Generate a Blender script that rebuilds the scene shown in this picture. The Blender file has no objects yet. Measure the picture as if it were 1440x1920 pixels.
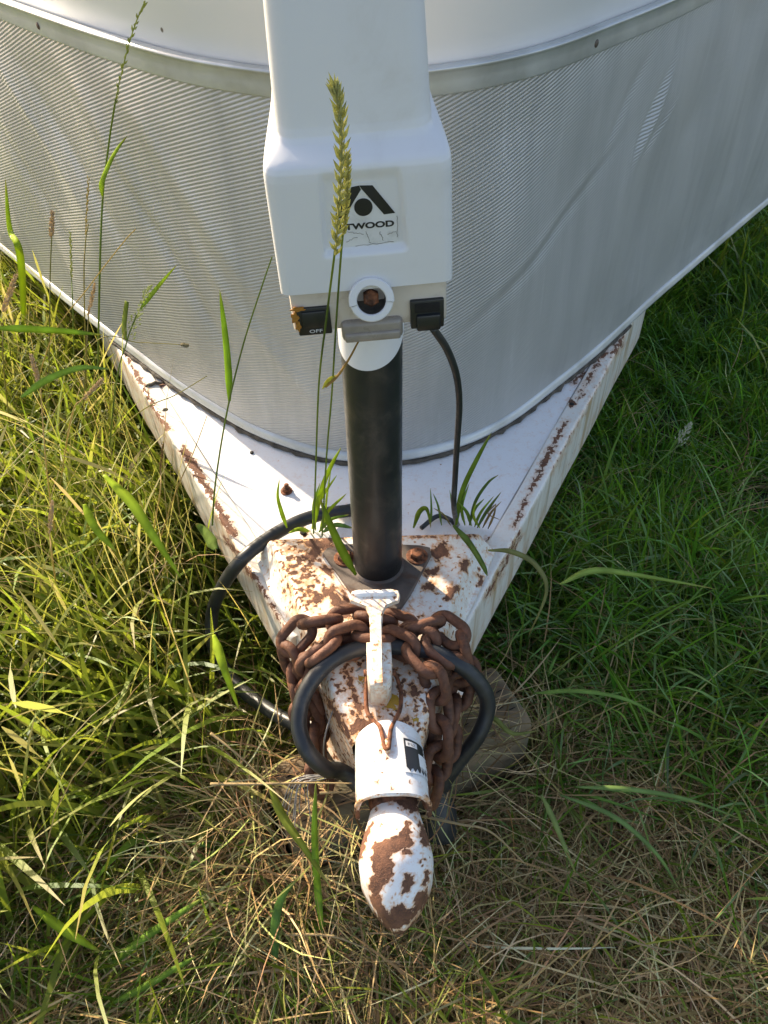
import bpy, bmesh, math
import numpy as np
from math import sin, cos, pi, radians
from mathutils import Vector, Matrix

sc = bpy.context.scene
rng = np.random.default_rng(11)

# ------------------------------------------------------------------ camera
CAM = np.array([0.012, -0.57, 0.954])
PITCH, ROLL, FPX = radians(45.0), radians(1.7), 1442.0
_f = np.array([0, cos(PITCH), -sin(PITCH)])
_d0 = np.array([0, -sin(PITCH), -cos(PITCH)])
_r0 = np.array([1.0, 0, 0])
CR = cos(ROLL) * _r0 + sin(ROLL) * _d0
CD = -sin(ROLL) * _r0 + cos(ROLL) * _d0
cd = bpy.data.cameras.new("camera")
cam = bpy.data.objects.new("camera", cd)
sc.collection.objects.link(cam)
M = Matrix.Identity(4)
for i in range(3):
    M[i][0], M[i][1], M[i][2], M[i][3] = CR[i], -CD[i], -_f[i], CAM[i]
cam.matrix_world = M
cd.sensor_fit = 'VERTICAL'
cd.sensor_height = 36.0
cd.lens = 36.0 * FPX / 1920.0
cd.clip_start, cd.clip_end = 0.01, 2000.0
sc.camera = cam

# ------------------------------------------------------------------ light
SUN_EL, SUN_AZ = radians(27), radians(-42)        # azimuth from +Y, negative = towards -X
w = bpy.data.worlds.new("World"); sc.world = w; w.use_nodes = True
nt = w.node_tree; nt.nodes.clear()
sky = nt.nodes.new("ShaderNodeTexSky"); sky.sky_type = 'NISHITA'; sky.sun_disc = False
sky.sun_elevation = SUN_EL; sky.sun_rotation = SUN_AZ
sky.air_density, sky.dust_density, sky.ozone_density = 1.0, 2.5, 0.4
bg = nt.nodes.new("ShaderNodeBackground"); bg.inputs[1].default_value = 0.15
wo = nt.nodes.new("ShaderNodeOutputWorld")
nt.links.new(sky.outputs[0], bg.inputs[0]); nt.links.new(bg.outputs[0], wo.inputs[0])
sl = bpy.data.lights.new("sun", 'SUN'); sl.energy = 4.9; sl.angle = radians(0.55); sl.color = (1.0, 0.90, 0.70)
so = bpy.data.objects.new("sun", sl); sc.collection.objects.link(so)
to_sun = Vector((sin(SUN_AZ) * cos(SUN_EL), cos(SUN_AZ) * cos(SUN_EL), sin(SUN_EL)))
so.rotation_euler = (-to_sun).to_track_quat('-Z', 'Y').to_euler(); so.location = to_sun * 20
sc.view_settings.view_transform = 'Standard'; sc.view_settings.look = 'None'
sc.view_settings.exposure = 1.12; sc.view_settings.gamma = 1.0
sc.view_settings.use_curve_mapping = False
sc.view_settings.use_white_balance = True; sc.view_settings.white_balance_temperature = 6980; sc.view_settings.white_balance_tint = 15
sc.render.engine = 'CYCLES'
sc.cycles.use_denoising = True
sc.cycles.max_bounces = 8
sc.cycles.transparent_max_bounces = 8

# ------------------------------------------------------------------ helpers
def ray(x, y): return _f + (x - 720) / FPX * CR + (y - 960) / FPX * CD
def onz(x, y, z):
    v = ray(x, y); return CAM + (z - CAM[2]) / v[2] * v
def atd(x, y, d): return CAM + d * ray(x, y)
def projv(V):
    q = np.asarray(V) - CAM; d = q @ _f
    return np.stack([720 + FPX * (q @ CR) / d, 960 + FPX * (q @ CD) / d], 1)

ORG = {}
def add(name, geo, mat, parent=None, org=None, smooth=True, attrs=None, label=None, cat=None, group=None, kind=None, sharp=None):
    """links one mesh object; geo = (V, F) in world coordinates"""
    V, F = geo
    V = np.asarray(V, float).reshape(-1, 3)
    o0 = ORG[parent.name] if parent is not None else np.array(org if org is not None else (0, 0, 0), float)
    me = bpy.data.meshes.new(name)
    me.from_pydata((V - o0).tolist(), [], [list(map(int, f)) for f in F])
    me.update()
    if smooth:
        me.polygons.foreach_set("use_smooth", np.ones(len(me.polygons), bool))
        if sharp: me.set_sharp_from_angle(angle=radians(sharp))
    for k, a in (attrs or {}).items():
        at = me.attributes.new(k, 'FLOAT', 'POINT'); at.data.foreach_set("value", np.asarray(a, np.float32))
    me.materials.append(mat)
    o = bpy.data.objects.new(name, me); sc.collection.objects.link(o)
    if parent is not None: o.parent = parent
    else: o.location = o0
    ORG[o.name] = o0
    tag(o, label, cat, group, kind)
    return o
def tag(o, label=None, cat=None, group=None, kind=None):
    if label: o["label"] = label
    if cat: o["category"] = cat
    if group: o["group"] = group
    if kind: o["kind"] = kind
def empty(name, loc, label, cat, group=None):
    o = bpy.data.objects.new(name, None); o.empty_display_size = 0.05
    sc.collection.objects.link(o); o.location = loc; ORG[o.name] = np.array(loc, float)
    tag(o, label, cat, group); return o
def join(gs):
    V, F, n = [], [], 0
    for v, f in gs:
        v = np.asarray(v, float).reshape(-1, 3); V.append(v); F += [[i + n for i in q] for q in f]; n += len(v)
    return np.concatenate(V), F
def loft(rings, closed=True, caps=True):
    R = [np.asarray(r, float) for r in rings]; m = len(R[0]); V = np.concatenate(R); F = []
    for i in range(len(R) - 1):
        for j in range(m if closed else m - 1):
            k = (j + 1) % m; F.append([i * m + j, i * m + k, (i + 1) * m + k, (i + 1) * m + j])
    if caps and closed:
        F.append(list(range(m))[::-1]); F.append([(len(R) - 1) * m + j for j in range(m)])
    return V, F
def spline(P, n):
    P = np.asarray(P, float); Q = np.vstack([2 * P[0] - P[1], P, 2 * P[-1] - P[-2]]); out = []
    seg = len(P) - 1
    for u in np.linspace(0, seg, n):
        i = min(int(u), seg - 1); t = u - i; a, b, c, d = Q[i:i + 4]
        out.append(.5 * (2 * b + (c - a) * t + (2 * a - 5 * b + 4 * c - d) * t * t + (3 * b - a - 3 * c + d) * t ** 3))
    return np.array(out)
def frames(P, closed=False):
    T = np.gradient(P, axis=0) if not closed else np.roll(P, -1, 0) - np.roll(P, 1, 0)
    T /= np.linalg.norm(T, axis=1)[:, None] + 1e-12
    n = np.cross(T[0], [0.3, 0.2, 1]); n /= np.linalg.norm(n); N = []
    for t in T:
        n = n - t * (n @ t); n /= np.linalg.norm(n); N.append(n.copy())
    N = np.array(N); return T, N, np.cross(T, N)
def tube(P, r, k=12, caps=True, closed=False):
    P = np.asarray(P, float); r = np.broadcast_to(r, len(P)); T, N, B = frames(P, closed)
    a = np.linspace(0, 2 * pi, k, endpoint=False)
    R = [P[i] + r[i] * (np.outer(np.cos(a), N[i]) + np.outer(np.sin(a), B[i])) for i in range(len(P))]
    if closed:
        V, F = loft(R, True, False); m, L = k, len(P)
        F += [[(L - 1) * m + j, (L - 1) * m + (j + 1) % m, (j + 1) % m, j] for j in range(m)]
        return V, F
    return loft(R, True, caps)
def bbox(x0, x1, y0, y1, z0, z1, bev=0.0, seg=2, xf=None):
    bm = bmesh.new(); bmesh.ops.create_cube(bm, size=1)
    for v in bm.verts: v.co = Vector(((x0 + x1) / 2 + v.co.x * (x1 - x0), (y0 + y1) / 2 + v.co.y * (y1 - y0), (z0 + z1) / 2 + v.co.z * (z1 - z0)))
    if bev: bmesh.ops.bevel(bm, geom=bm.edges[:], offset=bev, segments=seg, profile=.5, affect='EDGES')
    bm.verts.index_update()
    V = np.array([v.co[:] for v in bm.verts]); F = [[v.index for v in f.verts] for f in bm.faces]; bm.free()
    return (xf(V), F) if xf else (V, F)
def prism(poly, z0, z1, bev=0.0):
    """vertical prism of a plan polygon, upper rim rounded a little"""
    P = np.asarray(poly, float); c = P.mean(0); n = len(P)
    def ring(z, ins):
        d = P - c; L = np.linalg.norm(d, axis=1)[:, None]; return np.c_[c + d * (1 - ins / L), np.full(n, z)]
    return loft([ring(z0, 0), ring(z1 - bev, 0), ring(z1, bev)] if bev else [ring(z0, 0), ring(z1, 0)])
def resample(P, n):
    P = np.asarray(P, float); s = np.r_[0, np.cumsum(np.linalg.norm(np.diff(P, axis=0), axis=1))]
    t = np.linspace(0, s[-1], n); return np.stack([np.interp(t, s, P[:, k]) for k in range(P.shape[1])], 1)
def lathe(prof, c, axis, k=20):
    """prof: (radius, height) pairs along axis from point c"""
    ax = np.array(axis, float); ax /= np.linalg.norm(ax); u = np.cross(ax, [.31, .5, .8]); u /= np.linalg.norm(u); v = np.cross(ax, u)
    a = np.linspace(0, 2 * pi, k, endpoint=False)
    return loft([np.asarray(c) + h * ax + r * (np.outer(np.cos(a), u) + np.outer(np.sin(a), v)) for r, h in prof])
def hexbolt(c, axis=(0, 0, 1), r=.008, h=.006, washer=1.45):
    ax = np.array(axis, float); ax /= np.linalg.norm(ax)
    return join([lathe([(r * washer, 0), (r * washer, h * .25), (r * washer * .97, h * .3)], c, ax, 20),
                 lathe([(r, h * .3), (r, h * .9), (r * .8, h * 1.1), (r * .2, h * 1.15)], c, ax, 6)])

# ------------------------------------------------------------------ wear maps (paint chips with shapes of their own)
def sd_poly(p, poly):
    poly = np.asarray(poly, float); d = np.full(len(p), 1e9); ins = np.zeros(len(p), bool)
    for a, b in zip(poly, np.roll(poly, -1, 0)):
        e = b - a; t = np.clip(((p - a) @ e) / (e @ e), 0, 1); d = np.minimum(d, np.linalg.norm(p - a - t[:, None] * e, axis=1))
        c = (a[1] > p[:, 1]) != (b[1] > p[:, 1])
        ins ^= c & (p[:, 0] < (b[0] - a[0]) * (p[:, 1] - a[1]) / (b[1] - a[1] + 1e-12) + a[0])
    return np.where(ins, -d, d)
def sd_line(p, L):
    L = np.asarray(L, float); d = np.full(len(p), 1e9)
    for a, b in zip(L[:-1], L[1:]):
        e = b - a; t = np.clip(((p - a) @ e) / (e @ e), 0, 1); d = np.minimum(d, np.linalg.norm(p - a - t[:, None] * e, axis=1))
    return d
def wear(V, polys=(), lines=(), soft=10.0, dots=()):
    p = projv(V); m = np.zeros(len(p)); x, y = p[:, 0].copy(), p[:, 1].copy()
    p[:, 0] += 2.6 * np.sin(y * .33 + 2 * np.sin(x * .16)) + 1.7 * np.sin(y * .83 + 2.2 * np.sin(x * .47)) + .9 * np.sin(y * 1.7 + x * .6)
    p[:, 1] += 2.6 * np.sin(x * .29 + 2 * np.sin(y * .19) + 1) + 1.7 * np.sin(x * .77 + 2.2 * np.sin(y * .41)) + .9 * np.sin(x * 1.6 - y * .7)
    for q in polys: m = np.maximum(m, np.clip(.5 - sd_poly(p, q) / (2 * soft), 0, 1))
    for L, wd in lines: m = np.maximum(m, np.clip(.5 + (wd - sd_line(p, L)) / (2 * soft), 0, 1))
    for x, y, r in dots: m = np.maximum(m, np.clip(.5 + (r - np.hypot(p[:, 0] - x, p[:, 1] - y)) / soft, 0, 1))
    return m
def zs(pts, k, ox, oy): return [(ox + x * k, oy + y * k) for x, y in pts]

# ------------------------------------------------------------------ materials
def newmat(name):
    m = bpy.data.materials.new(name); m.use_nodes = True; t = m.node_tree; t.nodes.clear()
    out = t.nodes.new("ShaderNodeOutputMaterial"); b = t.nodes.new("ShaderNodeBsdfPrincipled")
    t.links.new(b.outputs[0], out.inputs[0]); return m, t, b
class G:
    """small node-graph helper"""
    def __init__(s, t): s.t = t; s.tc = t.nodes.new("ShaderNodeTexCoord")
    def lk(s, a, inp):
        if isinstance(a, (int, float)): inp.default_value = a
        elif isinstance(a, tuple): inp.default_value = a if len(a) == 4 else (*a, 1)
        else: s.t.links.new(a, inp)
    def noise(s, scale, detail=4, rough=.55, dist=0, vec=None, dim='3D'):
        n = s.t.nodes.new("ShaderNodeTexNoise"); s.t.links.new(vec or s.tc.outputs["Object"], n.inputs["Vector"])
        n.inputs["Scale"].default_value = scale; n.inputs["Detail"].default_value = detail
        n.inputs["Roughness"].default_value = rough; n.inputs["Distortion"].default_value = dist
        return n.outputs["Fac"]
    def map(s, scale=(1, 1, 1), rot=(0, 0, 0)):
        n = s.t.nodes.new("ShaderNodeMapping"); s.t.links.new(s.tc.outputs["Object"], n.inputs[0])
        n.inputs["Scale"].default_value = scale; n.inputs["Rotation"].default_value = rot; return n.outputs[0]
    def math(s, op, a, b=0.0, c=0.0):
        n = s.t.nodes.new("ShaderNodeMath"); n.operation = op
        for v, i in zip((a, b, c), n.inputs): s.lk(v, i)
        return n.outputs[0]
    def step(s, x, a, b, lo=0.0, hi=1.0):
        n = s.t.nodes.new("ShaderNodeMapRange"); n.interpolation_type = 'SMOOTHSTEP'
        s.lk(x, n.inputs[0]); n.inputs[1].default_value = a; n.inputs[2].default_value = b
        n.inputs[3].default_value = lo; n.inputs[4].default_value = hi; return n.outputs[0]
    def mix(s, f, a, b):
        n = s.t.nodes.new("ShaderNodeMix"); n.data_type = 'RGBA'
        s.lk(f, n.inputs[0]); s.lk(a, n.inputs[6]); s.lk(b, n.inputs[7]); return n.outputs[2]
    def attr(s, name):
        n = s.t.nodes.new("ShaderNodeAttribute"); n.attribute_name = name; return n
    def bump(s, h, dist, strength=1.0, prev=None):
        n = s.t.nodes.new("ShaderNodeBump"); s.lk(h, n.inputs["Height"]); n.inputs["Distance"].default_value = dist
        n.inputs["Strength"].default_value = strength
        if prev is not None: s.t.links.new(prev, n.inputs["Normal"])
        return n.outputs[0]

def chipped(name, base=(.80, .80, .79), spots=.70, stain=.35, streak=0.0, grime=.25, seed=0.0):
    """white paint with rust where the 'wear' attribute and noise say so; 'spk' gives dense rust freckles, 'lichen' orange lichen"""
    m, t, b = newmat(name); g = G(t)
    wv = g.attr("wear").outputs["Fac"]; sp = g.attr("spk").outputs["Fac"]; li = g.attr("lichen").outputs["Fac"]
    off = t.nodes.new("ShaderNodeVectorMath"); off.operation = 'ADD'; t.links.new(g.tc.outputs["Object"], off.inputs[0]); off.inputs[1].default_value = (seed, seed * .7, 0)
    ov = off.outputs[0]
    n1 = g.noise(110, 6, .62, .3, ov); n2 = g.noise(170, 3, .5, 0, ov); n3 = g.noise(14, 4, .6, 0, ov); n4 = g.noise(700, 3, .6, 0, ov); n5 = g.noise(330, 5, .7, .4, ov)
    mm = g.math('ADD', wv, g.math('ADD', g.math('MULTIPLY', g.math('SUBTRACT', n1, .5), 1.15), g.math('MULTIPLY', g.math('SUBTRACT', n5, .5), .9)))
    chip = g.step(mm, .49, .53)
    spot_in = g.math('ADD', n2, g.math('MULTIPLY', sp, .15))
    spot = g.step(spot_in, spots, spots + .025)
    chip = g.math('MAXIMUM', chip, spot)
    halo = g.math('MAXIMUM', g.step(mm, -.02, .55), g.step(spot_in, spots - .10, spots + .01))
    dirt = g.step(n3, .45, .75)
    col = g.mix(g.math('MULTIPLY', dirt, grime), base, (.50, .45, .36))
    if streak:
        gm = t.nodes.new('ShaderNodeNewGeometry'); sx_ = t.nodes.new('ShaderNodeSeparateXYZ'); t.links.new(gm.outputs['True Normal'], sx_.inputs[0]); side = g.step(sx_.outputs[2], .8, .3)
        sv = g.noise(1, 4, .6, .2, g.map((38, 38, 5)))
        col = g.mix(g.math('MULTIPLY', side, g.step(sv, .46, .68, 0, streak)), col, (.42, .29, .13))
        sv2 = g.noise(1, 3, .6, .1, g.map((90, 90, 9)))
        col = g.mix(g.math('MULTIPLY', side, g.step(sv2, .52, .70, 0, streak * .6)), col, (.16, .15, .11))
    col = g.mix(g.math('MULTIPLY', halo, stain), col, (.62, .27, .07))
    col = g.mix(g.math('MULTIPLY', sp, g.step(g.noise(60, 5, .65, .3, ov), .40, .68, 0, .75)), col, (.60, .26, .06))
    rust = g.mix(g.step(n1, .3, .7), (.085, .038, .024), (.20, .088, .048))
    rust = g.mix(g.step(n4, .5, .75, 0, .6), rust, (.30, .125, .05))
    col = g.mix(chip, col, rust)
    lm = g.step(g.math('ADD', li, g.math('MULTIPLY', g.math('SUBTRACT', g.noise(420, 4, .7, .3), .5), 1.3)), .47, .55)
    col = g.mix(lm, col, g.mix(n4, (.42, .22, .015), (.60, .36, .03)))
    g.lk(col, b.inputs["Base Color"])
    g.lk(g.math('MULTIPLY_ADD', chip, .45, .38), b.inputs["Roughness"])
    hgt = g.math('ADD', g.math('MULTIPLY', chip, -1.0), g.math('MULTIPLY', g.math('MULTIPLY', chip, n4), .9))
    hgt = g.math('ADD', hgt, g.math('MULTIPLY', lm, .8))
    g.lk(g.bump(g.math('ADD', hgt, g.math('MULTIPLY', n1, .15)), .0011, .9), b.inputs["Normal"])
    return m
def plain(name, col, rough=.5, metal=0.0, var=.12, nscale=30, bump=.0, bscale=300, spec=.5, dirt=None, dscale=18):
    m, t, b = newmat(name); g = G(t); n = g.noise(nscale, 4)
    c2 = tuple(max(0, c * (1 - var * 2)) for c in col)
    c = g.mix(g.step(n, .35, .7), col, c2)
    if dirt: c = g.mix(g.step(g.noise(dscale, 6, .65, .4), .5, .72, 0, dirt[3]), c, dirt[:3])
    g.lk(c, b.inputs["Base Color"]); b.inputs["Roughness"].default_value = rough; b.inputs["Metallic"].default_value = metal
    b.inputs["Specular IOR Level"].default_value = spec
    g.lk(g.step(g.noise(nscale * 2.3, 3), .3, .7, rough * .85, min(1, rough * 1.2)), b.inputs["Roughness"])
    if bump: g.lk(g.bump(g.noise(bscale, 4), bump), b.inputs["Normal"])
    return m

M_DECK = chipped("deck_paint", (.80, .80, .80), spots=.765, stain=.5, grime=.10)
M_RAIL = chipped("rail_paint", (.78, .76, .70), spots=.755, stain=.45, streak=.75, grime=.22, seed=3.1)
M_COUP = chipped("coupler_paint", (.79, .77, .71), spots=.668, stain=.9, streak=.45, grime=.42, seed=1.7)
M_NOSE = chipped("nose_paint", (.80, .795, .78), spots=.70, stain=.8, grime=.14, seed=5.3)
M_COLL = chipped("collar_paint", (.80, .80, .79), spots=.725, stain=.7, grime=.14, seed=8.3)
M_WALL = plain("painted_wall", (.80, .80, .82), .28, var=.03, nscale=3, dirt=(.50, .50, .50, .12))
M_PLAST = plain("cover_plastic", (.70, .70, .705), .36, var=.02, nscale=6, dirt=(.50, .47, .42, .30), dscale=14, bump=.00004, bscale=900)
M_BEIGE = plain("aged_plastic", (.62, .55, .47), .45, var=.06, dirt=(.34, .26, .18, .5), dscale=40)
M_BLACK = plain("black_plastic", (.018, .02, .022), .35, var=.1)
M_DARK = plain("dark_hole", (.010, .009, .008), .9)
M_TUBE = plain("worn_black_paint", (.022, .025, .027), .38, var=.1, dirt=(.10, .085, .07, .42), dscale=26, bump=.0001, bscale=500)
M_STEEL = plain("weathered_steel", (.155, .125, .105), .6, metal=.3, var=.25, dirt=(.13, .062, .034, .95), dscale=38, bump=.0002)
M_RUSTB = plain("rusty_bolt", (.24, .085, .035), .8, var=.4, nscale=160, bump=.0005, bscale=500)
M_CHAIN = plain("rusty_chain", (.165, .066, .034), .72, var=.34, nscale=45, bump=.0006, bscale=520, dirt=(.25, .088, .03, .75), dscale=48)
M_CORD = plain("rubber_cord", (.024, .027, .029), .42, var=.15, nscale=60, dirt=(.09, .09, .085, .3), dscale=45)
M_BUMP = plain("smoky_plastic", (.30, .26, .22), .30, var=.12, nscale=50, dirt=(.16, .12, .09, .4))
M_WHITE = plain("white_nylon", (.78, .79, .83), .35, var=.03)
M_STICK = plain("sticker_film", (.70, .70, .70), .35, var=.04, dirt=(.42, .41, .38, .5), dscale=60)
M_INK = plain("sticker_ink", (.018, .019, .022), .4, var=.1)
M_INKW = plain("white_ink", (.75, .75, .75), .5)
M_TRIM = plain("aluminium_trim", (.58, .60, .60), .40, metal=.45, var=.10, nscale=12, dirt=(.36, .37, .34, .5), dscale=12)
M_SEAL = plain("dirty_sealant", (.10, .085, .065), .9, var=.3, nscale=90, bump=.001, bscale=250)
M_WIRE = plain("grey_wire", (.30, .29, .28), .5, metal=.6)

M_WALL, t, b = newmat("painted_wall_speckled"); g = G(t)
vo = t.nodes.new("ShaderNodeTexVoronoi"); t.links.new(g.tc.outputs["Object"], vo.inputs["Vector"]); vo.inputs["Scale"].default_value = 26
spk = g.math('MULTIPLY', g.step(vo.outputs["Distance"], .085, .05), g.step(g.noise(7, 3), .50, .58))
c = g.mix(g.step(g.noise(3, 4), .4, .7, 0, .25), (.80, .80, .82), (.72, .72, .73))
g.lk(g.mix(spk, c, (.10, .07, .05)), b.inputs["Base Color"]); b.inputs["Roughness"].default_value = .28
# ribbed rock guard: fine slanting embossing from the 'rib' coordinate stored on the mesh
M_GUARD, t, b = newmat("ribbed_aluminium"); g = G(t)
rib = g.attr("rib").outputs["Fac"]
wave = g.math('SINE', g.math('MULTIPLY', rib, 2 * pi))
ng = g.noise(1, 5, .6, .3, g.map((16, 16, 2.2)))
c = g.mix(g.step(ng, .38, .68), (.48, .485, .485), (.41, .415, .41))
c = g.mix(g.step(g.noise(1, 6, .7, .2, g.map((60, 60, 5))), .60, .74, 0, .35), c, (.68, .69, .70))
c = g.mix(g.step(wave, -.2, .9, 0, .20), c, (.32, .325, .32))
g.lk(c, b.inputs["Base Color"]); b.inputs["Metallic"].default_value = .35
g.lk(g.step(ng, .3, .7, .42, .54), b.inputs["Roughness"])
bp = g.bump(wave, .00026, 1.0); g.lk(g.bump(g.noise(9, 3), .004, .6, bp), b.inputs["Normal"])

# treated timber
M_WOOD, t, b = newmat("treated_timber"); g = G(t)
gr = g.noise(1, 6, .65, .6, g.map((4, 60, 60), (0, 0, radians(-26))))
c = g.mix(g.step(gr, .35, .65), (.23, .165, .095), (.125, .088, .05))
c = g.mix(g.step(g.noise(25, 4), .5, .75, 0, .6), c, (.12, .14, .08))
g.lk(c, b.inputs["Base Color"]); b.inputs["Roughness"].default_value = .85
g.lk(g.bump(gr, .0012), b.inputs["Normal"])
# soil
M_SOIL, t, b = newmat("soil"); g = G(t)
c = g.mix(g.step(g.noise(30, 6), .35, .65), (.035, .025, .016), (.075, .055, .032))
far = g.step(g.noise(.25, 4), .4, .6)
c = g.mix(far, c, (.045, .060, .022))
g.lk(c, b.inputs["Base Color"]); b.inputs["Roughness"].default_value = .95
g.lk(g.bump(g.noise(60, 6), .01), b.inputs["Normal"])
def leafmat(name, trans=.42, rough=.55):
    m = bpy.data.materials.new(name); m.use_nodes = True; t = m.node_tree; t.nodes.clear(); g = G(t)
    a = t.nodes.new("ShaderNodeVertexColor"); a.layer_name = "col"
    d = t.nodes.new("ShaderNodeBsdfDiffuse"); tr = t.nodes.new("ShaderNodeBsdfTranslucent"); gl = t.nodes.new("ShaderNodeBsdfGlossy")
    gl.inputs["Roughness"].default_value = rough; gl.inputs["Color"].default_value = (.8, .85, .9, 1)
    t.links.new(a.outputs[0], d.inputs[0])
    tc = g.mix(.45, a.outputs[0], (.40, .46, .03)); n = t.nodes.new("ShaderNodeMix"); n.data_type = 'RGBA'; n.blend_type = 'MULTIPLY'
    n.inputs[0].default_value = 0.0; t.links.new(tc, n.inputs[6]); t.links.new(n.outputs[2], tr.inputs[0])
    m1 = t.nodes.new("ShaderNodeMixShader"); m1.inputs[0].default_value = trans; t.links.new(d.outputs[0], m1.inputs[1]); t.links.new(tr.outputs[0], m1.inputs[2])
    fr = t.nodes.new("ShaderNodeFresnel"); fr.inputs[0].default_value = 1.40
    m2 = t.nodes.new("ShaderNodeMixShader"); t.links.new(g.math('MULTIPLY', fr.outputs[0], .06), m2.inputs[0]); t.links.new(m1.outputs[0], m2.inputs[1]); t.links.new(gl.outputs[0], m2.inputs[2])
    out = t.nodes.new("ShaderNodeOutputMaterial"); t.links.new(m2.outputs[0], out.inputs[0]); return m
M_LEAF = leafmat("grass_leaf", .48)
def drymat(name):
    m = bpy.data.materials.new(name); m.use_nodes = True; t = m.node_tree; t.nodes.clear()
    a = t.nodes.new("ShaderNodeVertexColor"); a.layer_name = "col"
    d = t.nodes.new("ShaderNodeBsdfDiffuse"); tr = t.nodes.new("ShaderNodeBsdfTranslucent")
    t.links.new(a.outputs[0], d.inputs[0]); t.links.new(a.outputs[0], tr.inputs[0])
    m1 = t.nodes.new("ShaderNodeMixShader"); m1.inputs[0].default_value = .22; t.links.new(d.outputs[0], m1.inputs[1]); t.links.new(tr.outputs[0], m1.inputs[2])
    out = t.nodes.new("ShaderNodeOutputMaterial"); t.links.new(m1.outputs[0], out.inputs[0]); return m
M_DRY = drymat("dry_grass")

# ------------------------------------------------------------------ ground
gx = np.r_[-300, -60, -15, np.linspace(-4, 4, 81), 15, 60, 300]; gy = gx + .4
GX, GY = np.meshgrid(gx, gy)
near = np.exp(-(GX ** 2 + GY ** 2) / 9)
GZ = near * (.006 * np.sin(GX * 9 + 1) * np.cos(GY * 7) - .006)
n = len(gx)
add("ground", (np.c_[GX.ravel(), GY.ravel(), GZ.ravel()], [[i * n + j, i * n + j + 1, (i + 1) * n + j + 1, (i + 1) * n + j] for i in range(n - 1) for j in range(n - 1)]),
    M_SOIL, kind="structure", label="brown soil under the grass and straw", cat="ground")

# ------------------------------------------------------------------ trailer body
ZF = 0.26
PLAN = np.array([(-.95, 1.145), (-.735, .898), (-.579, .72), (-.453, .576), (-.398, .515), (-.301, .411), (-.217, .330), (-.158, .281), (-.082, .238), (-.03, .223), (.03, .221), (.082, .232), (.14, .258), (.2, .302), (.271, .374), (.351, .459), (.43, .552), (.486, .617), (.58, .722), (.69, .845), (.822, .991), (.96, 1.145)])
plan = resample(spline(PLAN, 400), 420)
for _ in range(6): plan[1:-1] = .25 * plan[:-2] + .5 * plan[1:-1] + .25 * plan[2:]
pu = np.r_[0, np.cumsum(np.linalg.norm(np.diff(plan, axis=0), axis=1))]; pu -= np.interp(0, plan[:, 0], pu)
pt = np.gradient(plan, axis=0); pt /= np.linalg.norm(pt, axis=1)[:, None]; pn = np.c_[pt[:, 1], -pt[:, 0]]      # outward normal
def y_wall(x): return np.interp(x, plan[:, 0], plan[:, 1], left=9, right=9)
trailer = empty("camper_trailer", (0, .6, 0), "white camper trailer with grey ribbed front guard, rusty A-frame tongue and jack", "trailer")
def sheet(offs, zz, idx=slice(None)):
    """profile points (offset outwards, z) swept along the plan curve"""
    p, nn = plan[idx], pn[idx]
    return loft([np.c_[p + nn * o, np.full(len(p), z)] for o, z in zip(offs, zz)], closed=False)
# rock guard with dents
ZG0, ZG1 = .268, .716
zz = np.linspace(ZG0, ZG1, 130)
U, Z = np.meshgrid(pu, zz)
def bumpf(u0, z0, su, sz, ang, a):
    du, dz = U - u0, Z - z0; c_, s_ = cos(ang), sin(ang); a1, a2 = du * c_ + dz * s_, -du * s_ + dz * c_
    return a * np.exp(-(a1 / su) ** 2 - (a2 / sz) ** 2)
D = .0016 * np.sin(U * 9 + Z * 14) + .0016 * np.sin(U * 21 - Z * 17 + 1) + .0011 * np.sin(U * 34 + Z * 22 + 2)
D += bumpf(.455, .60, .007, .055, -.45, -.0055) + bumpf(.472, .605, .008, .050, -.45, .0050) + bumpf(.495, .585, .006, .030, -.9, -.0040) + bumpf(.508, .592, .006, .028, -.9, .0035) + bumpf(.43, .555, .006, .035, -.25, .0030)
D += bumpf(.40, .66, .008, .09, -.6, -.0020) + bumpf(.25, .52, .14, .010, .5, -.0026) + bumpf(.25, .535, .14, .010, .5, .0018) + bumpf(.62, .56, .03, .03, 0, -.002) + bumpf(.70, .62, .02, .04, .3, .002)
for k_, (u_, z_) in enumerate([(-.62, .62), (-.48, .55), (-.36, .60), (-.30, .50), (-.22, .58), (-.70, .50), (-.16, .45)]):
    D += bumpf(u_, z_, .012 + .004 * (k_ % 3), .16, .75, -.0050 if k_ % 2 else .0042)
D *= np.clip((ZG1 - Z) / .05, 0, 1) * np.clip((Z - ZG0) / .05, 0.1, 1)
G_V = np.concatenate([np.c_[plan + pn * (D[i][:, None] + .002), np.full(len(plan), z)] for i, z in enumerate(zz)])
m_ = len(plan)
G_F = [[i * m_ + j, i * m_ + j + 1, (i + 1) * m_ + j + 1, (i + 1) * m_ + j] for i in range(len(zz) - 1) for j in range(m_ - 1)]
add("rock_guard", (G_V, G_F), M_GUARD, trailer, attrs={"rib": ((Z - .36 * U) / .0042).ravel()}, label="grey aluminium rock guard with fine slanting ribs and dents")
ZT = .716
add("front_wall", sheet([-.012, -.012, -.004, -.004], [.265, ZT + .005, ZT + .015, 2.05]), M_WALL, trailer, label="glossy white front wall above the rock guard")
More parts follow.
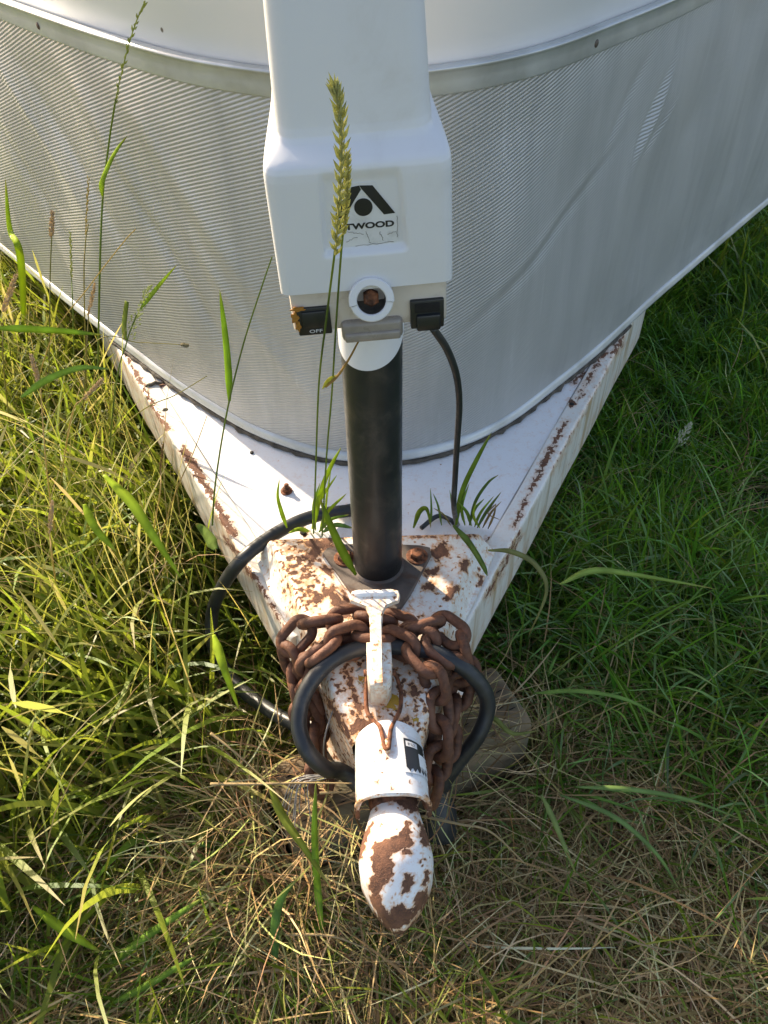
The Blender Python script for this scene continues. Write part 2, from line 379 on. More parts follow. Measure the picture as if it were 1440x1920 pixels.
# box behind the nose
XB, YB0, YB1 = .955, 1.145, 4.0
def quadbox(x0, x1, y0, y1, z0, z1, bev=.004): return bbox(x0, x1, y0, y1, z0, z1, bev)
add("side_wall", quadbox(-XB, -XB + .03, YB0 + .003, YB1, .27, 2.05), M_WALL, trailer)
add("side_wall", quadbox(XB - .03 + .005, XB + .005, YB0 + .003, YB1, .27, 2.05), M_WALL, trailer)
add("rear_wall", quadbox(-XB + .032, XB - .027, YB1 - .03, YB1 - .002, .27, 2.05), M_WALL, trailer)
pl2 = np.vstack([plan[::6] - pn[::6] * .006, [[XB, YB1], [-XB, YB1]]])
add("roof", prism(pl2, 2.052, 2.10, .01), M_WALL, trailer)
add("floor_panel", prism(np.vstack([plan[::6] - pn[::6] * .008, [[XB - .04, YB1 - .04], [-XB + .04, YB1 - .04]]]), .2635, .29), M_SEAL, trailer)
for sx in (-1, 1):
    wh = add("wheel", lathe([(.20, -.09), (.29, -.09), (.33, -.07), (.335, 0), (.33, .07), (.29, .09), (.20, .09)], (sx * .86, 2.9, .333), (1, 0, 0), 40), M_CORD, trailer)
    add("rim", lathe([(.03, .095), (.10, .085), (.19, .07), (.199, .093), (.199, -.08)], (sx * .86, 2.9, .333), (sx, 0, 0), 40), M_TRIM, wh)
# trims
add("top_trim", sheet([.0035, .0050, .0052, .0052, .0052, .0060, .0074, .0070, .004, -.003], [ZT - .001, ZT, ZT + .001, ZT + .010, ZT + .0185, ZT + .0200, ZT + .0215, ZT + .0235, ZT + .0245, ZT + .0245]), M_TRIM, trailer, label="aluminium moulding along the top of the rock guard")
add("bottom_trim", sheet([.0, .0062, .0075, .0068, .0050, .0040, .001], [.2655, .2655, .2675, .270, .2725, .279, .2795]), M_TRIM, trailer, label="aluminium moulding along the bottom of the rock guard")
sb = resample(plan, 300); sb = sb[(sb[:, 0] > -.43) & (sb[:, 0] < .425)]
sbn = np.array([np.interp(sb[:, 0], plan[:, 0], pn[:, k]) for k in (0, 1)]).T
add("sealant_bead", tube(np.c_[sb + sbn * (.0065 + .003 * np.sin(np.arange(len(sb)) * 1.7)[:, None] * rng.random((len(sb), 1))), np.full(len(sb), .2625)], .0028 + .0015 * rng.random(len(sb)), 8), M_SEAL, trailer)
for (x, y) in [(1122, 5), (66, 8)]:                      # screws in the top moulding
    v = ray(x, y); best = None
    tt = np.array([(p_[0] - CAM[0]) / v[0] if abs(v[0]) > 1e-6 else 9 for p_ in plan]); yy = CAM[1] + tt * v[1]
    i = int(np.argmin(np.abs(yy - plan[:, 1])))
    add("screw", lathe([(.004, 0), (.004, .001), (.002, .002)], (*(plan[i] + pn[i] * .0045), ZT + .010), (*pn[i], 0), 10), M_STEEL, trailer)
# bits of dirt and rust freckles along the top moulding lip
# ------------------------------------------------------------------ tongue: rails and deck plate
K = .55
def rail_outer(sx, Y): return sx * (.1325 + K * Y)
tl = np.array([K, 1.0]) / math.hypot(K, 1)
SEAM_L = [([(235, 665), (275, 735), (292, 772), (318, 806)], 3.2), ([(345, 845), (375, 892)], 8), ([(375, 892), (412, 955), (432, 985), (440, 1003)], 4), ([(416, 968), (440, 1003)], 7)]
SEAM_R = [([(1134, 658), (1100, 718), (1085, 745)], 2.5), ([(1060, 792), (1040, 830)], 3.5), ([(1040, 830), (1015, 880), (985, 938), (965, 985)], 3.0), ([(1035, 838), (1010, 888)], 4.5)]
EDGE_L = [([(462, 1057), (500, 1120), (531, 1172)], 2.5), ([(420, 1005), (446, 1040), (470, 1080)], 3.5), ([(205, 640), (330, 860)], -2)]
EDGE_R = [([(1170, 629), (1035, 886)], -1.0), ([(975, 1000), (945, 1060), (912, 1120)], 2.5), ([(1165, 640), (1150, 660)], 5)]
HOLES = [(310, 768, 6), (472, 848, 3.5), (568, 998, 5)]
RSTAIN = [(310, 768, 13), (1072, 756, 9), (568, 998, 7), (537, 915, 5)]
for sx, lines in ((-1, SEAM_L + EDGE_L), (1, SEAM_R + EDGE_R)):
    prof = [(.045, .160)] + [(w_, .160) for w_ in np.linspace(.04, .004, 6)] + [(0.0012, .1612), (0, .164)] + [(0, z_) for z_ in np.linspace(.17, .253, 22)] + [(.0004, .2565), (.0014, .2587), (.0036, .26)] + [(w_, .26) for w_ in np.linspace(.006, .0265, 12)] + [(.0278, .2592), (.0283, .257), (.0283, .2535), (.006, .2535), (.006, .1665), (.045, .1665)]
    rings = []
    for s in np.arange(-.078, 1.3, .0042 if True else 1):
        P0 = np.array([rail_outer(sx, s * tl[1]), s * tl[1]]); nin = np.array([-sx * tl[1], tl[0]])
        wob = .0006 * sin(s * 23 + sx)
        rings.append([(*(P0 + nin * (a_ + wob)), z_) for a_, z_ in prof])
        if s > .75 and len(rings) % 6: rings.pop()
    geo = loft(rings); V = geo[0]
    add("frame_rail", geo, M_RAIL, trailer, attrs={"wear": wear(V, lines=lines, soft=9, dots=[(1072, 756, 7)] if sx > 0 else []) * (V[:, 2] > .2) + .10 * (V[:, 2] < .166), "spk": np.where(V[:, 2] < .2, .35, .0)}, sharp=50,
        label=("sunlit" if sx < 0 else "shaded") + " white frame rail of the tongue with rust along its seam")
# deck
NC = 150
rows = np.arange(-.07, .72, .0045); s_ = np.linspace(-1, 1, NC)
DV = np.concatenate([np.c_[s_ * (.1325 + K * y - .0286 * math.hypot(K, 1)) if (.1325 + K * y - .036) > .002 else s_ * .002, np.full(NC, y), np.full(NC, .2582)] for y in rows])
DV[:, 2] += .0008 * np.sin(DV[:, 0] * 30) * np.cos(DV[:, 1] * 18)
DF = [[i * NC + j, i * NC + j + 1, (i + 1) * NC + j + 1, (i + 1) * NC + j] for i in range(len(rows) - 1) for j in range(NC - 1)]
low = DV.copy(); low[:, 2] = .252
top = (DV, DF); nV = len(DV)
F2 = DF + [[a + nV for a in f[::-1]] for f in DF]
add("deck_plate", (np.vstack([DV, low]), F2), M_DECK, trailer,
    attrs={"wear": wear(np.vstack([DV, low]), polys=[zs([(280, 375), (300, 350), (370, 330), (400, 350), (380, 362), (310, 372)], .347, 180, 600), zs([(500, 395), (540, 400), (520, 412)], .347, 180, 600)],
     lines=[(l_, w_ - 1.5) for l_, w_ in SEAM_L + SEAM_R] + [([(1075, 715), (1095, 700)], 5), ([(910, 1014), (945, 1013)], 3), ([(560, 985), (580, 1000)], 2)], soft=8, dots=RSTAIN + [(1000, 905, 2), (990, 880, 2)]) * .92},
    label="white steel deck plate between the tongue rails")
for (x, y, r) in HOLES + [(1072, 757, 5)]:
    c0 = onz(x, y, .2596 if x not in (310, 1072) else .2602); rr = r / FPX * .95 * 1.15
    add("bolt_hole", lathe([(rr, -.003), (rr, .0006), (rr * .9, .0008)], (c0[0], c0[1], .2594), (0, 0, 1), 16), M_DARK, trailer)
c0 = onz(537, 920, .2595)
add("deck_bolt", join([hexbolt((c0[0], c0[1], .2585), r=.0055, h=.006), lathe([(.0032, .004), (.0032, .012), (.002, .0128)], (c0[0], c0[1], .2585), (.1, 0, 1), 10)]), M_RUSTB, trailer, label="rusty bolt standing on the deck plate")
flake_px = [(290, 722, .017), (505 * .347 + 180, 402 * .347 + 600, .007), (1083, 700, .013)]
for (x, y, s) in flake_px:                                # curled flakes of old sealant
    c0 = onz(x, y, .2595); a_ = np.linspace(0, 1, 8)
    P = np.c_[c0[0] + (a_ - .5) * s * 1.6, c0[1] + (a_ - .5) * s * .5, .2605 + .004 * np.sin(a_ * pi) + .0012 * np.sin(a_ * 14)]
    rr_ = np.array([.0008, .0022, .003, .0026, .003, .0024, .0016, .0006]) * s / .013
    V, F = tube(P, rr_, 7); V[:, 2] = .2592 + (V[:, 2] - .2592) * .7
    add("sealant_flake", (V, F), M_SEAL, trailer)

# ------------------------------------------------------------------ coupler
def cup(Y): return .010 * np.clip((-Y - .05) / .2, 0, 1.3)
WT = np.array([(-.21, .030), (-.19, .038), (-.175, .044), (-.12, .060), (-.065, .0775), (-.024, .093), (.05, .1245)])
k4 = (440 / 1440, 500, 980); k5 = (340 / 1440, 560, 1080); kn = (260 / 1135, 600, 1320)
HP = [[(230, 110), (400, 100), (410, 150), (340, 170), (300, 230), (250, 230), (280, 170)], [(340, 250), (410, 300), (400, 330), (350, 300)],
      [(350, 410), (400, 400), (440, 450), (540, 500), (520, 580), (430, 580), (400, 470), (350, 440)], [(280, 440), (350, 430), (340, 490), (290, 490)],
      [(1020, 150), (1090, 120), (1130, 170), (1060, 230), (1010, 210)], [(960, 300), (1060, 270), (1050, 320), (970, 320)],
      [(950, 380), (1030, 370), (1020, 410), (980, 410)], [(1190, 240), (1240, 230), (1220, 300), (1190, 300)], [(1100, 430), (1140, 390), (1180, 390), (1130, 470), (1100, 470)],
      [(1300, 320), (1330, 330), (1330, 380), (1310, 380)], [(440, 390), (480, 420), (500, 480), (470, 450)]]
NP = [[(370, 760), (420, 800), (430, 900), (480, 1020), (480, 1190), (430, 1270), (410, 1250), (460, 1100), (420, 900)], [(480, 1130), (650, 1190), (600, 1240), (460, 1230)],
      [(740, 1190), (860, 1130), (870, 1170), (760, 1200)], [(900, 850), (940, 870), (920, 1000), (900, 930)], [(200, 950), (250, 1000), (420, 1270), (400, 1290), (260, 1060)]]
rings = []
NR = 130
for Y in np.r_[.0505, .050, .048, np.arange(.045, -.2101, -.0035)]:
    wt = float(np.interp(Y, WT[:, 0], WT[:, 1])); e = .05 - Y
    t_ = float(np.clip((-Y - .050) / .035, 0, 1)); t_ = t_ * t_ * (3 - 2 * t_)
    zt = .295 - (.006 if Y > .05 else .002 if Y > .0495 else 0) - .010 * np.clip((-Y - .17) / .04, 0, 1)
    fl = float(np.clip((Y + .205) / .09, 0, 1)); wb = wt + .014 * fl + .008 * t_ * fl + .001; wf = min(wb + .006, .1275 + K * Y) if t_ < .5 else wb + .003 * fl + .0005
    wf = max(wf, wb + .001); zb = .2622 * (1 - t_) + .178 * t_; zl = .2660 * (1 - t_) + .181 * t_
    half = [(wf, zb), (wf, zl), (wb, zl + .0012), (wb - .0025, zl + .005), (wt + .0035, zt - .009), (wt + .0012, zt - .004), (wt - .0015, zt - .0012), (wt - .006, zt), (wt * .5, zt + .0006)]
    p = [(-a_, b_) for a_, b_ in half] + [(0, zt + .0008)] + half[::-1]
    p = resample(p, NR); xs = cup(Y)
    ring = np.c_[p[:, 0] + xs, np.full(NR, Y), p[:, 1]]
    inner = np.c_[p[::-1][:, 0] * .96 + xs, np.full(NR, Y), np.maximum(p[::-1][:, 1] - .004, zb + .0002)]
    rings.append(np.vstack([ring, inner]))
geo = loft(rings); V = geo[0]
pol = [zs(q, *k4) for q in HP] + [zs(q, *k5) for q in NP]
attrs = {"wear": wear(V, polys=pol, soft=7, lines=[([(506, 1013), (600, 1007), (905, 1003)], 1.0), (zs([(900, 180), (870, 330), (850, 470)], *k5), 0)]) + .06 + .07 * (V[:, 1] < -.07),
         "spk": wear(V, polys=[zs([(40, 120), (330, 120), (340, 420), (330, 560), (160, 560), (90, 330)], *k4)], soft=14) * .95 + .55 * (V[:, 1] < -.07),
         "lichen": wear(V, polys=[zs([(640, 990), (690, 950), (800, 940), (800, 1020), (740, 1070), (680, 1050)], *k5), zs([(470, 790), (520, 780), (525, 870), (480, 860)], *k5), zs([(905, 1120), (960, 1110), (950, 1180), (910, 1170)], *k5)], soft=7)}
coupler = add("coupler", geo, M_COUP, trailer, attrs=attrs, sharp=60, label="rusty chipped white A-frame hitch coupler")
# nose (ball socket)
NS = [(-.255, .0215, .287, 2.2), (-.268, .0222, .288, 2.2), (-.281, .0255, .294, 2.1), (-.297, .0303, .2985, 2.05), (-.311, .0328, .2985, 2.0), (-.323, .0316, .2955, 2.0), (-.334, .0266, .289, 2.0), (-.345, .0200, .280, 2.0), (-.353, .0138, .271, 2.0), (-.359, .0080, .260, 2.0), (-.362, .004, .252, 2.0)]
NS = np.array(NS); rings = []
for Y in np.linspace(-.255, -.362, 60):
    hw = np.interp(Y, NS[::-1, 0], NS[::-1, 1]); zt = np.interp(Y, NS[::-1, 0], NS[::-1, 2]); zb = .232 + .010 * np.clip((-Y - .34) / .03, 0, 1); zm = min(.262, zt - .004)
    a_ = np.linspace(0, pi, 45); pts = [(hw, zb), (hw, (zb + zm) / 2)] + [(hw * cos(q), zm + (zt - zm) * sin(q) ** .85) for q in a_] + [(-hw, (zb + zm) / 2), (-hw, zb)]
    rings.append([(x_ + .0135, Y, z_) for x_, z_ in pts])
for it in range(3): rings = [rings[0]] + [list(map(tuple, (np.array(rings[i - 1]) + 2 * np.array(rings[i]) + np.array(rings[i + 1])) / 4)) for i in range(1, len(rings) - 1)] + [rings[-1]]
geo = loft(rings); V = geo[0]
NO = [[(690, 970), (735, 960), (740, 1060), (770, 1100), (760, 1160), (700, 1180), (740, 1200), (740, 1240), (690, 1235), (660, 1190), (590, 1220), (600, 1330), (600, 1400), (560, 1440), (520, 1480), (490, 1540), (510, 1640), (525, 1740), (500, 1760), (420, 1620), (400, 1470), (440, 1380), (415, 1300), (440, 1150), (480, 1125), (530, 1130), (600, 1080), (670, 1040)],
      [(425, 960), (430, 1000), (370, 1150), (340, 1270), (300, 1270), (305, 1180), (340, 1080)], [(690, 1640), (690, 1690), (740, 1690), (760, 1720), (690, 1800), (620, 1830), (540, 1810), (520, 1740), (580, 1740), (610, 1650)],
      [(860, 1370), (905, 1350), (890, 1440), (860, 1520), (835, 1510)], [(670, 1390), (760, 1400), (765, 1480), (720, 1540), (660, 1560), (680, 1470)], [(780, 930), (820, 960), (890, 1080), (900, 1170), (850, 1160), (820, 1130), (820, 1000)],
      [(790, 1550), (880, 1530), (880, 1600), (770, 1740), (770, 1640)], [(500, 745), (800, 745), (810, 890), (740, 890), (640, 815), (520, 790)], [(330, 850), (460, 850), (340, 905)], [(470, 990), (520, 965), (520, 985), (485, 1025)]]
add("ball_socket", geo, M_NOSE, coupler, attrs={"wear": wear(V, polys=[zs(q, *kn) for q in NO], soft=5, dots=[(600 + x * kn[0], 1320 + y * kn[0], 2.5) for x, y in [(840, 1215), (845, 1265), (800, 1300), (825, 1305), (610, 1570)]]) + .4 * (V[:, 2] < .244) + .38 * np.clip((-V[:, 1] - .347) / .008, 0, 1)},
    label="egg-shaped ball socket of the coupler, white paint flaking to rust")
# neck pin between coupler and socket
add("neck", lathe([(.021, 0), (.0225, .01), (.0225, .075)], (.0125, -.27, .267), (-.03, 1, 0), 24), M_RUSTB, coupler)
def on_collar_(u):
    return np.array([.0331 * np.sign(cos(u)) * abs(cos(u)) ** .8 + .0125, -.2678, .3030 - .030 + .0290 * sin(u) ** .8])
# collar: saddle-shaped sleeve
rings = []
for i, Y in enumerate(np.linspace(-.197, -.268, 26)):
    u_ = i / 25; hw = .0315 + .0022 * u_; zt = .3045 + .0015 * sin(u_ * pi); sd = .010 + .004 * u_
    yb = 0.010 * 0
    a_ = np.linspace(0, pi, 31); Yf = -.012 * u_
    out = [(hw + .001, zt - .030 - sd)] + [(hw * np.sign(cos(q)) * abs(cos(q)) ** .8, zt - .030 + .030 * sin(q) ** .8) for q in a_] + [(-hw - .001, zt - .030 - sd)]
    out = np.array(out); out = resample(out, 60)
    inn = out[::-1] * [.90, 1] - [0, .0032]
    ring = np.vstack([out, inn]); dy = np.interp(ring[:, 1], [zt - .06, zt], [-.004 * u_, 0])
    arch = (.009 * (1 - u_) ** 2) * np.clip(np.abs(ring[:, 0]) / hw, 0, 1) ** 2
    rings.append(np.c_[ring[:, 0] + .0095 + .003 * u_, Y + dy - arch, ring[:, 1]])
geo = loft(rings); V = geo[0]
add("collar", geo, M_COLL, coupler, sharp=45, attrs={"wear": np.maximum(wear(V, soft=5, polys=[zs([(410, 630), (450, 640), (440, 660)], *kn), zs([(470, 630), (495, 640), (490, 670), (470, 660)], *kn), zs([(470, 530), (500, 525), (495, 550), (470, 545)], *kn)], dots=[(600 + 467 * kn[0], 1320 + 725 * kn[0], 2.5), (600 + 600 * kn[0], 1320 + 705 * kn[0], 2), (600 + 585 * kn[0], 1320 + 680 * kn[0], 2)],
    lines=[(zs([(270, 790), (310, 880), (360, 790)], *kn), 3), (zs([(780, 800), (840, 850), (860, 770)], *kn), 3), (zs([(270, 500), (265, 760)], *kn), 1.5), (zs([(470, 300), (510, 400), (545, 440), (580, 400)], *kn), 1.0)]), .55 * ((V[:, 1] < -.256) & (V[:, 2] < .287)) + .10 * (V[:, 2] < .27)),
    "lichen": wear(V, polys=[zs([(745, 310), (790, 310), (815, 390), (800, 400), (770, 360)], *kn), zs([(740, 570), (770, 570), (765, 585)], *kn)], soft=5)}, label="white curved collar with a torn black sticker")
us = np.linspace(.02, pi - .02, 40); Pr = np.array([on_collar_(u_) for u_ in us]); Pr = np.vstack([[Pr[0] - [0, .001, .013]], Pr, [Pr[-1] - [0, .001, .013]]])
cr = tube(Pr, .0021, 8); add("collar_rim", cr, M_COUP, coupler, attrs={"wear": np.clip(.50 - (cr[0][:, 2] - .280) * 14, .12, .62)}, label="rusty rolled rim of the collar")
# torn sticker wrapped on the collar's right shoulder
def on_collar(u, v):
    """u: angle 0 (right) .. pi (left), v: 0 back .. 1 front"""
    hw = .0315 + .0022 * v; zt = .3045 + .0015 * sin(v * pi)
    arch = .009 * (1 - v) ** 2 * np.clip(abs(cos(u)) ** .8, 0, 1) ** 2
    return np.array([hw * np.sign(cos(u)) * abs(cos(u)) ** .8 * 1.008 + .0095 + .003 * v, -.197 - .071 * v - arch, zt - .030 + .0306 * sin(u) ** .8])
def patch(u0, u1, v0, v1, lift, jag=0.0, nu=16, nv=16):
    V, F = [], []
    for i in range(nu + 1):
        for j in range(nv + 1):
            ju = jag * math.sin(j * 2.7 + 1) * (1 if i in (0,) else 0); p = on_collar(u0 + (u1 - u0) * i / nu + ju, v0 + (v1 - v0) * j / nv + jag * .6 * sin(i * 1.9) * (1 if j == nv else 0))
            c0 = np.array([.0105, p[1], .275]); d_ = (p - c0); d_ /= np.linalg.norm(d_); V.append(p + d_ * lift)
    for i in range(nu):
        for j in range(nv): F.append([i * (nv + 1) + j, i * (nv + 1) + j + 1, (i + 1) * (nv + 1) + j + 1, (i + 1) * (nv + 1) + j])
    n0 = len(V); V = np.array(V); c_ = np.array([.0105, 0, .275]); low = V - (V - c_) * [1, 0, 1] * .012
    F = F + [[a + n0 for a in f[::-1]] for f in F]
    return np.vstack([V, low]), F
stk = add("sticker", patch(.30, 1.32, .20, .74, .0006), M_INKW, coupler, label="torn white and black sticker on the collar")
add("sticker_print", patch(.42, 1.24, .26, .70, .0010, .05), M_INK, stk)
add("sticker_tear", patch(.36, .78, .44, .64, .0014, .12), M_COLL, stk)
add("sticker_panel", patch(.80, 1.20, .30, .38, .0014), M_INKW, stk)
def text_geo(body, size, sxx=1.0, bold=0.0):
    cu = bpy.data.curves.new("txt", 'FONT'); cu.body = body; cu.size = size; cu.align_x = 'CENTER'; cu.align_y = 'CENTER'; cu.extrude = .00008; cu.offset = bold
    cu.resolution_u = 4
    ob = bpy.data.objects.new("txt", cu); sc.collection.objects.link(ob)
    dg = bpy.context.evaluated_depsgraph_get(); me = ob.evaluated_get(dg).to_mesh()
    V = np.array([v.co[:] for v in me.vertices]) * [sxx, 1, 1]; F = [list(p.vertices) for p in me.polygons]
    bpy.data.objects.remove(ob); bpy.data.curves.remove(cu); return V, F
V, F = text_geo("275-8", .0040)
V2 = np.array([on_collar(1.0 + x_ / .034, .34 + y_ / .071) + np.array([.4, 0, .9]) * .0016 for x_, y_, z_ in V])
add("sticker_number", (V2, F), M_INK, stk, smooth=False)
# latch lever (T handle)
def lev(x, y, z): return onz(x, y, z)
ZL = .346
def flat_px(pts, z, th, bev=.0015):
    P = np.array([onz(x, y, z)[:2] for x, y in pts]); return prism(P, z - th, z, bev)
T_out = [(655, 1117), (660, 1107), (672, 1104), (735, 1103), (747, 1106), (750, 1114), (748, 1124), (735, 1128), (724, 1133), (718, 1145), (716, 1165), (716, 1200), (716, 1240), (718, 1282), (702, 1283), (698, 1240), (694, 1200), (693, 1165), (691, 1148), (684, 1134), (668, 1128), (657, 1124)]
g1 = flat_px(T_out, ZL, .006)
V = g1[0]
def lw(V): return {"wear": wear(V, soft=5, polys=[zs([(575, 300), (610, 290), (615, 340), (585, 330)], *k5), zs([(580, 470), (620, 410), (655, 430), (640, 480), (600, 520)], *k5), zs([(610, 640), (660, 570), (670, 640), (640, 680)], *k5), zs([(620, 720), (700, 760), (700, 830), (660, 850), (640, 760)], *k5), zs([(590, 215), (620, 215), (615, 240), (595, 240)], *k5)]) + .12}
latch = add("latch_lever", g1, M_COUP, coupler, attrs=lw(V), label="white T-handled latch lever over the chain", sharp=40)
rr = [onz(664, 1115, ZL), onz(741, 1113, ZL)]
add("grip_rib", tube(np.linspace(rr[0], rr[1], 12) + [0, 0, .0005], np.array([.001] + [.0035] * 10 + [.001]), 10), M_COLL, latch)
ch = flat_px([(687, 1203), (733, 1203), (735, 1240), (733, 1268), (724, 1285), (694, 1284), (688, 1262)], .337, .036)
add("latch_bracket", ch, M_COUP, latch, attrs=lw(ch[0]))
add("hinge_pin", tube(np.linspace(onz(682, 1262, .315), onz(741, 1260, .315), 6), .0035, 12), M_RUSTB, latch)
add("spring_pin", tube([onz(711, 1270, .318), onz(713, 1300, .305)], .0045, 12), M_RUSTB, latch)
# rusty wire clip
cl = [(693, 1262, .312), (687, 1278, .306), (686, 1310, .302), (690, 1338, .301), (703, 1354, .302), (712, 1362, .305), (718, 1385, .3085), (722, 1402, .309), (728, 1404, .309), (730, 1390, .309), (733, 1366, .306), (740, 1352, .303), (750, 1330, .302), (752, 1300, .302), (746, 1275, .306), (738, 1258, .312)]
add("wire_clip", tube(spline([onz(*p) for p in cl], 90), .0021, 8), M_RUSTB, coupler, label="rusty wire clip bent round the latch")
cs = tube(np.linspace(onz(725, 1386, .3085), onz(727, 1412, .3075), 8), np.array([.0022, .0028, .003, .003, .003, .003, .0028, .0018]), 10); add("clip_stud", cs, M_COUP, coupler, attrs={"wear": np.full(len(cs[0]), .38)})

# ------------------------------------------------------------------ jack
JX0, JX1 = .0035, .006
P = np.linspace((JX0, 0, .296), (JX1, 0, .66), 10)
jack = add("tongue_jack", tube(P, .0268, 40), M_TUBE, trailer, label="electric tongue jack with black tube and white motor cover")
add("weld_bead", lathe([(.031, 0), (.0305, .003), (.0275, .007)], (JX0, 0, .2965), (0, 0, 1), 36), M_STEEL, jack)
plate = [(605, 1036), (613, 1027), (640, 1020), (700, 1018), (790, 1022), (806, 1026), (809, 1038), (770, 1112), (752, 1138), (728, 1149), (700, 1148), (672, 1130)]
add("mounting_plate", prism([onz(x, y, .3005)[:2] for x, y in plate], .2952, .3008, .001), M_STEEL, jack, smooth=False, label="grey steel mounting plate bolted to the coupler")
for x, y in [(646, 1044), (782, 1040)]:
    add("mounting_bolt", hexbolt((*onz(x, y, .304)[:2], .3005), r=.0085, h=.0075), M_RUSTB, jack, smooth=False)
YAW, LEAN, HX = .055, .034, .002
def hxf(V):
    V = np.asarray(V, float).reshape(-1, 3); x, y, z = V[:, 0], V[:, 1], V[:, 2] - .65
    x, z = x * cos(LEAN) - z * sin(LEAN), .65 + x * sin(LEAN) + z * cos(LEAN)
    return np.c_[HX + x * cos(YAW) - y * sin(YAW), x * sin(YAW) + y * cos(YAW), z]
HS = np.array([(.679, .0620, -.0700, .022, .008), (.700, .0618, -.0702, .022, .008), (.730, .0616, -.0703, .022, .009), (.757, .0612, -.0703, .022, .009), (.7620, .0608, -.0699, .0217, .0095), (.7650, .0597, -.0688, .0208, .010), (.7667, .0577, -.0664, .0190, .011), (.7680, .0548, -.0610, .0165, .012), (.7695, .0524, -.0562, .0145, .013), (.7725, .0508, -.0538, .0135, .013), (.7780, .0501, -.0530, .0130, .013), (.85, .0468, -.0510, .014, .013), (.91, .0435, -.0490, .014, .014), (.925, .0415, -.0475, .0125, .015), (.933, .038, -.044, .009, .015), (.936, .032, -.038, .004, .014)])
def rrect(w_, yf, yb, r):
    nf = 64; pts = [(x, yf) for x in np.linspace(-w_ + r, w_ - r, nf)]
    pts += [(w_ - r + r * sin(q), yf + r - r * cos(q)) for q in np.linspace(0, pi / 2, 9)[1:]]
    pts += [(w_, y) for y in np.linspace(yf + r, yb - r, 12)[1:]]
    pts += [(w_ - r + r * cos(q), yb - r + r * sin(q)) for q in np.linspace(0, pi / 2, 9)[1:]]
    pts += [(x, yb) for x in np.linspace(w_ - r, -w_ + r, 14)[1:]]
    pts += [(-w_ + r - r * sin(q), yb - r + r * cos(q)) for q in np.linspace(0, pi / 2, 9)[1:]]
    pts += [(-w_, y) for y in np.linspace(yb - r, yf + r, 12)[1:]]
    pts += [(-w_ + r - r * cos(q), yf + r - r * sin(q)) for q in np.linspace(0, pi / 2, 9)[1:-1]]
    return np.array(pts)
zl = np.r_[.679, .6794, np.arange(.681, .756, .0016), np.arange(.757, .780, .0005), np.linspace(.782, .936, 55)]
HH = np.array([np.interp(zl, HS[:, 0], HS[:, k]) for k in range(1, 5)]).T
for _ in range(2): HH[1:-1] = .25 * HH[:-2] + .5 * HH[1:-1] + .25 * HH[2:]
rings = []
def sm(a, b, x): q = np.clip((x - a) / (b - a), 0, 1); return q * q * (3 - 2 * q)
for z, (w_, yf, yb, r) in zip(zl, HH):
    p = rrect(w_, yf, yb, r); fr = (p[:, 1] < yf + .002)
    # recessed logo panel: flat, tilting in towards the bottom
    xw = .0245 + .003 * np.clip((.77 - z) / .06, 0, 1)
    rec = sm(-xw - .002, -xw + .0015, p[:, 0] - .001) * (1 - sm(xw - .0015, xw + .002, p[:, 0] - .001)) * sm(.7045, .7095, z) * (1 - sm(.754, .764, z))
    d_ = .0012 + .0040 * np.clip((.772 - z) / .064, 0, 1)
    p[:, 1] += fr * rec * d_
    p[:, 1] += fr * .0006 * (np.abs(p[:, 0]) / .06) ** 2
    # notch over the crank port
    p[:, 0] *= 1 - .13 * sm(0, .085, p[:, 1] + .07) * sm(.70, .765, z) * (1 - sm(.769, .775, z))
    zc = z + .36 * (p[:, 1] + .07) * sm(.715, .765, z) * (1 - sm(.79, .90, z))
    rings.append(np.c_[p, zc])
ring0 = rings[0].copy(); c0 = ring0.mean(0)
rings = [c0 + (ring0 - c0) * [.97, .97, 1] + [0, 0, .004]] + rings
V, F = loft(rings)
cover = add("motor_cover", (hxf(V), F), M_PLAST, jack, sharp=50, label="white plastic motor cover with recessed maker's emblem")
M_GRIME = plain("grime_line", (.34, .31, .27), .8, var=.3, nscale=120)
rg = np.random.default_rng(8)
for k_, (xa, za, xb, zb) in enumerate([(-.010, .7205, .000, .7180), (.002, .7200, .0045, .7115), (.0115, .7190, .0135, .7120), (-.012, .7130, -.004, .7165), (.016, .7165, .0228, .7180), (-.006, .7098, .021, .7105), (.0232, .7135, .0238, .7290)]):
    tt_ = np.linspace(0, 1, 10); xx = xa + (xb - xa) * tt_ + rg.normal(0, .0003, 10); zz_ = za + (zb - za) * tt_ + rg.normal(0, .0003, 10)
    yy_ = -.0703 + .0012 + .0040 * np.clip((.772 - zz_) / .064, 0, 1) - .0004
    add("decal_crack", tube(hxf(np.c_[xx, yy_, zz_]), .00018, 5), M_GRIME, cover)
def hb(*a, **k): return bbox(*a, xf=hxf, **k)
add("switch_base", hb(-.0568, .0580, -.0635, .020, .6440, .681, bev=.003), M_BEIGE, jack, label="yellowed plastic switch housing under the cover", sharp=40)
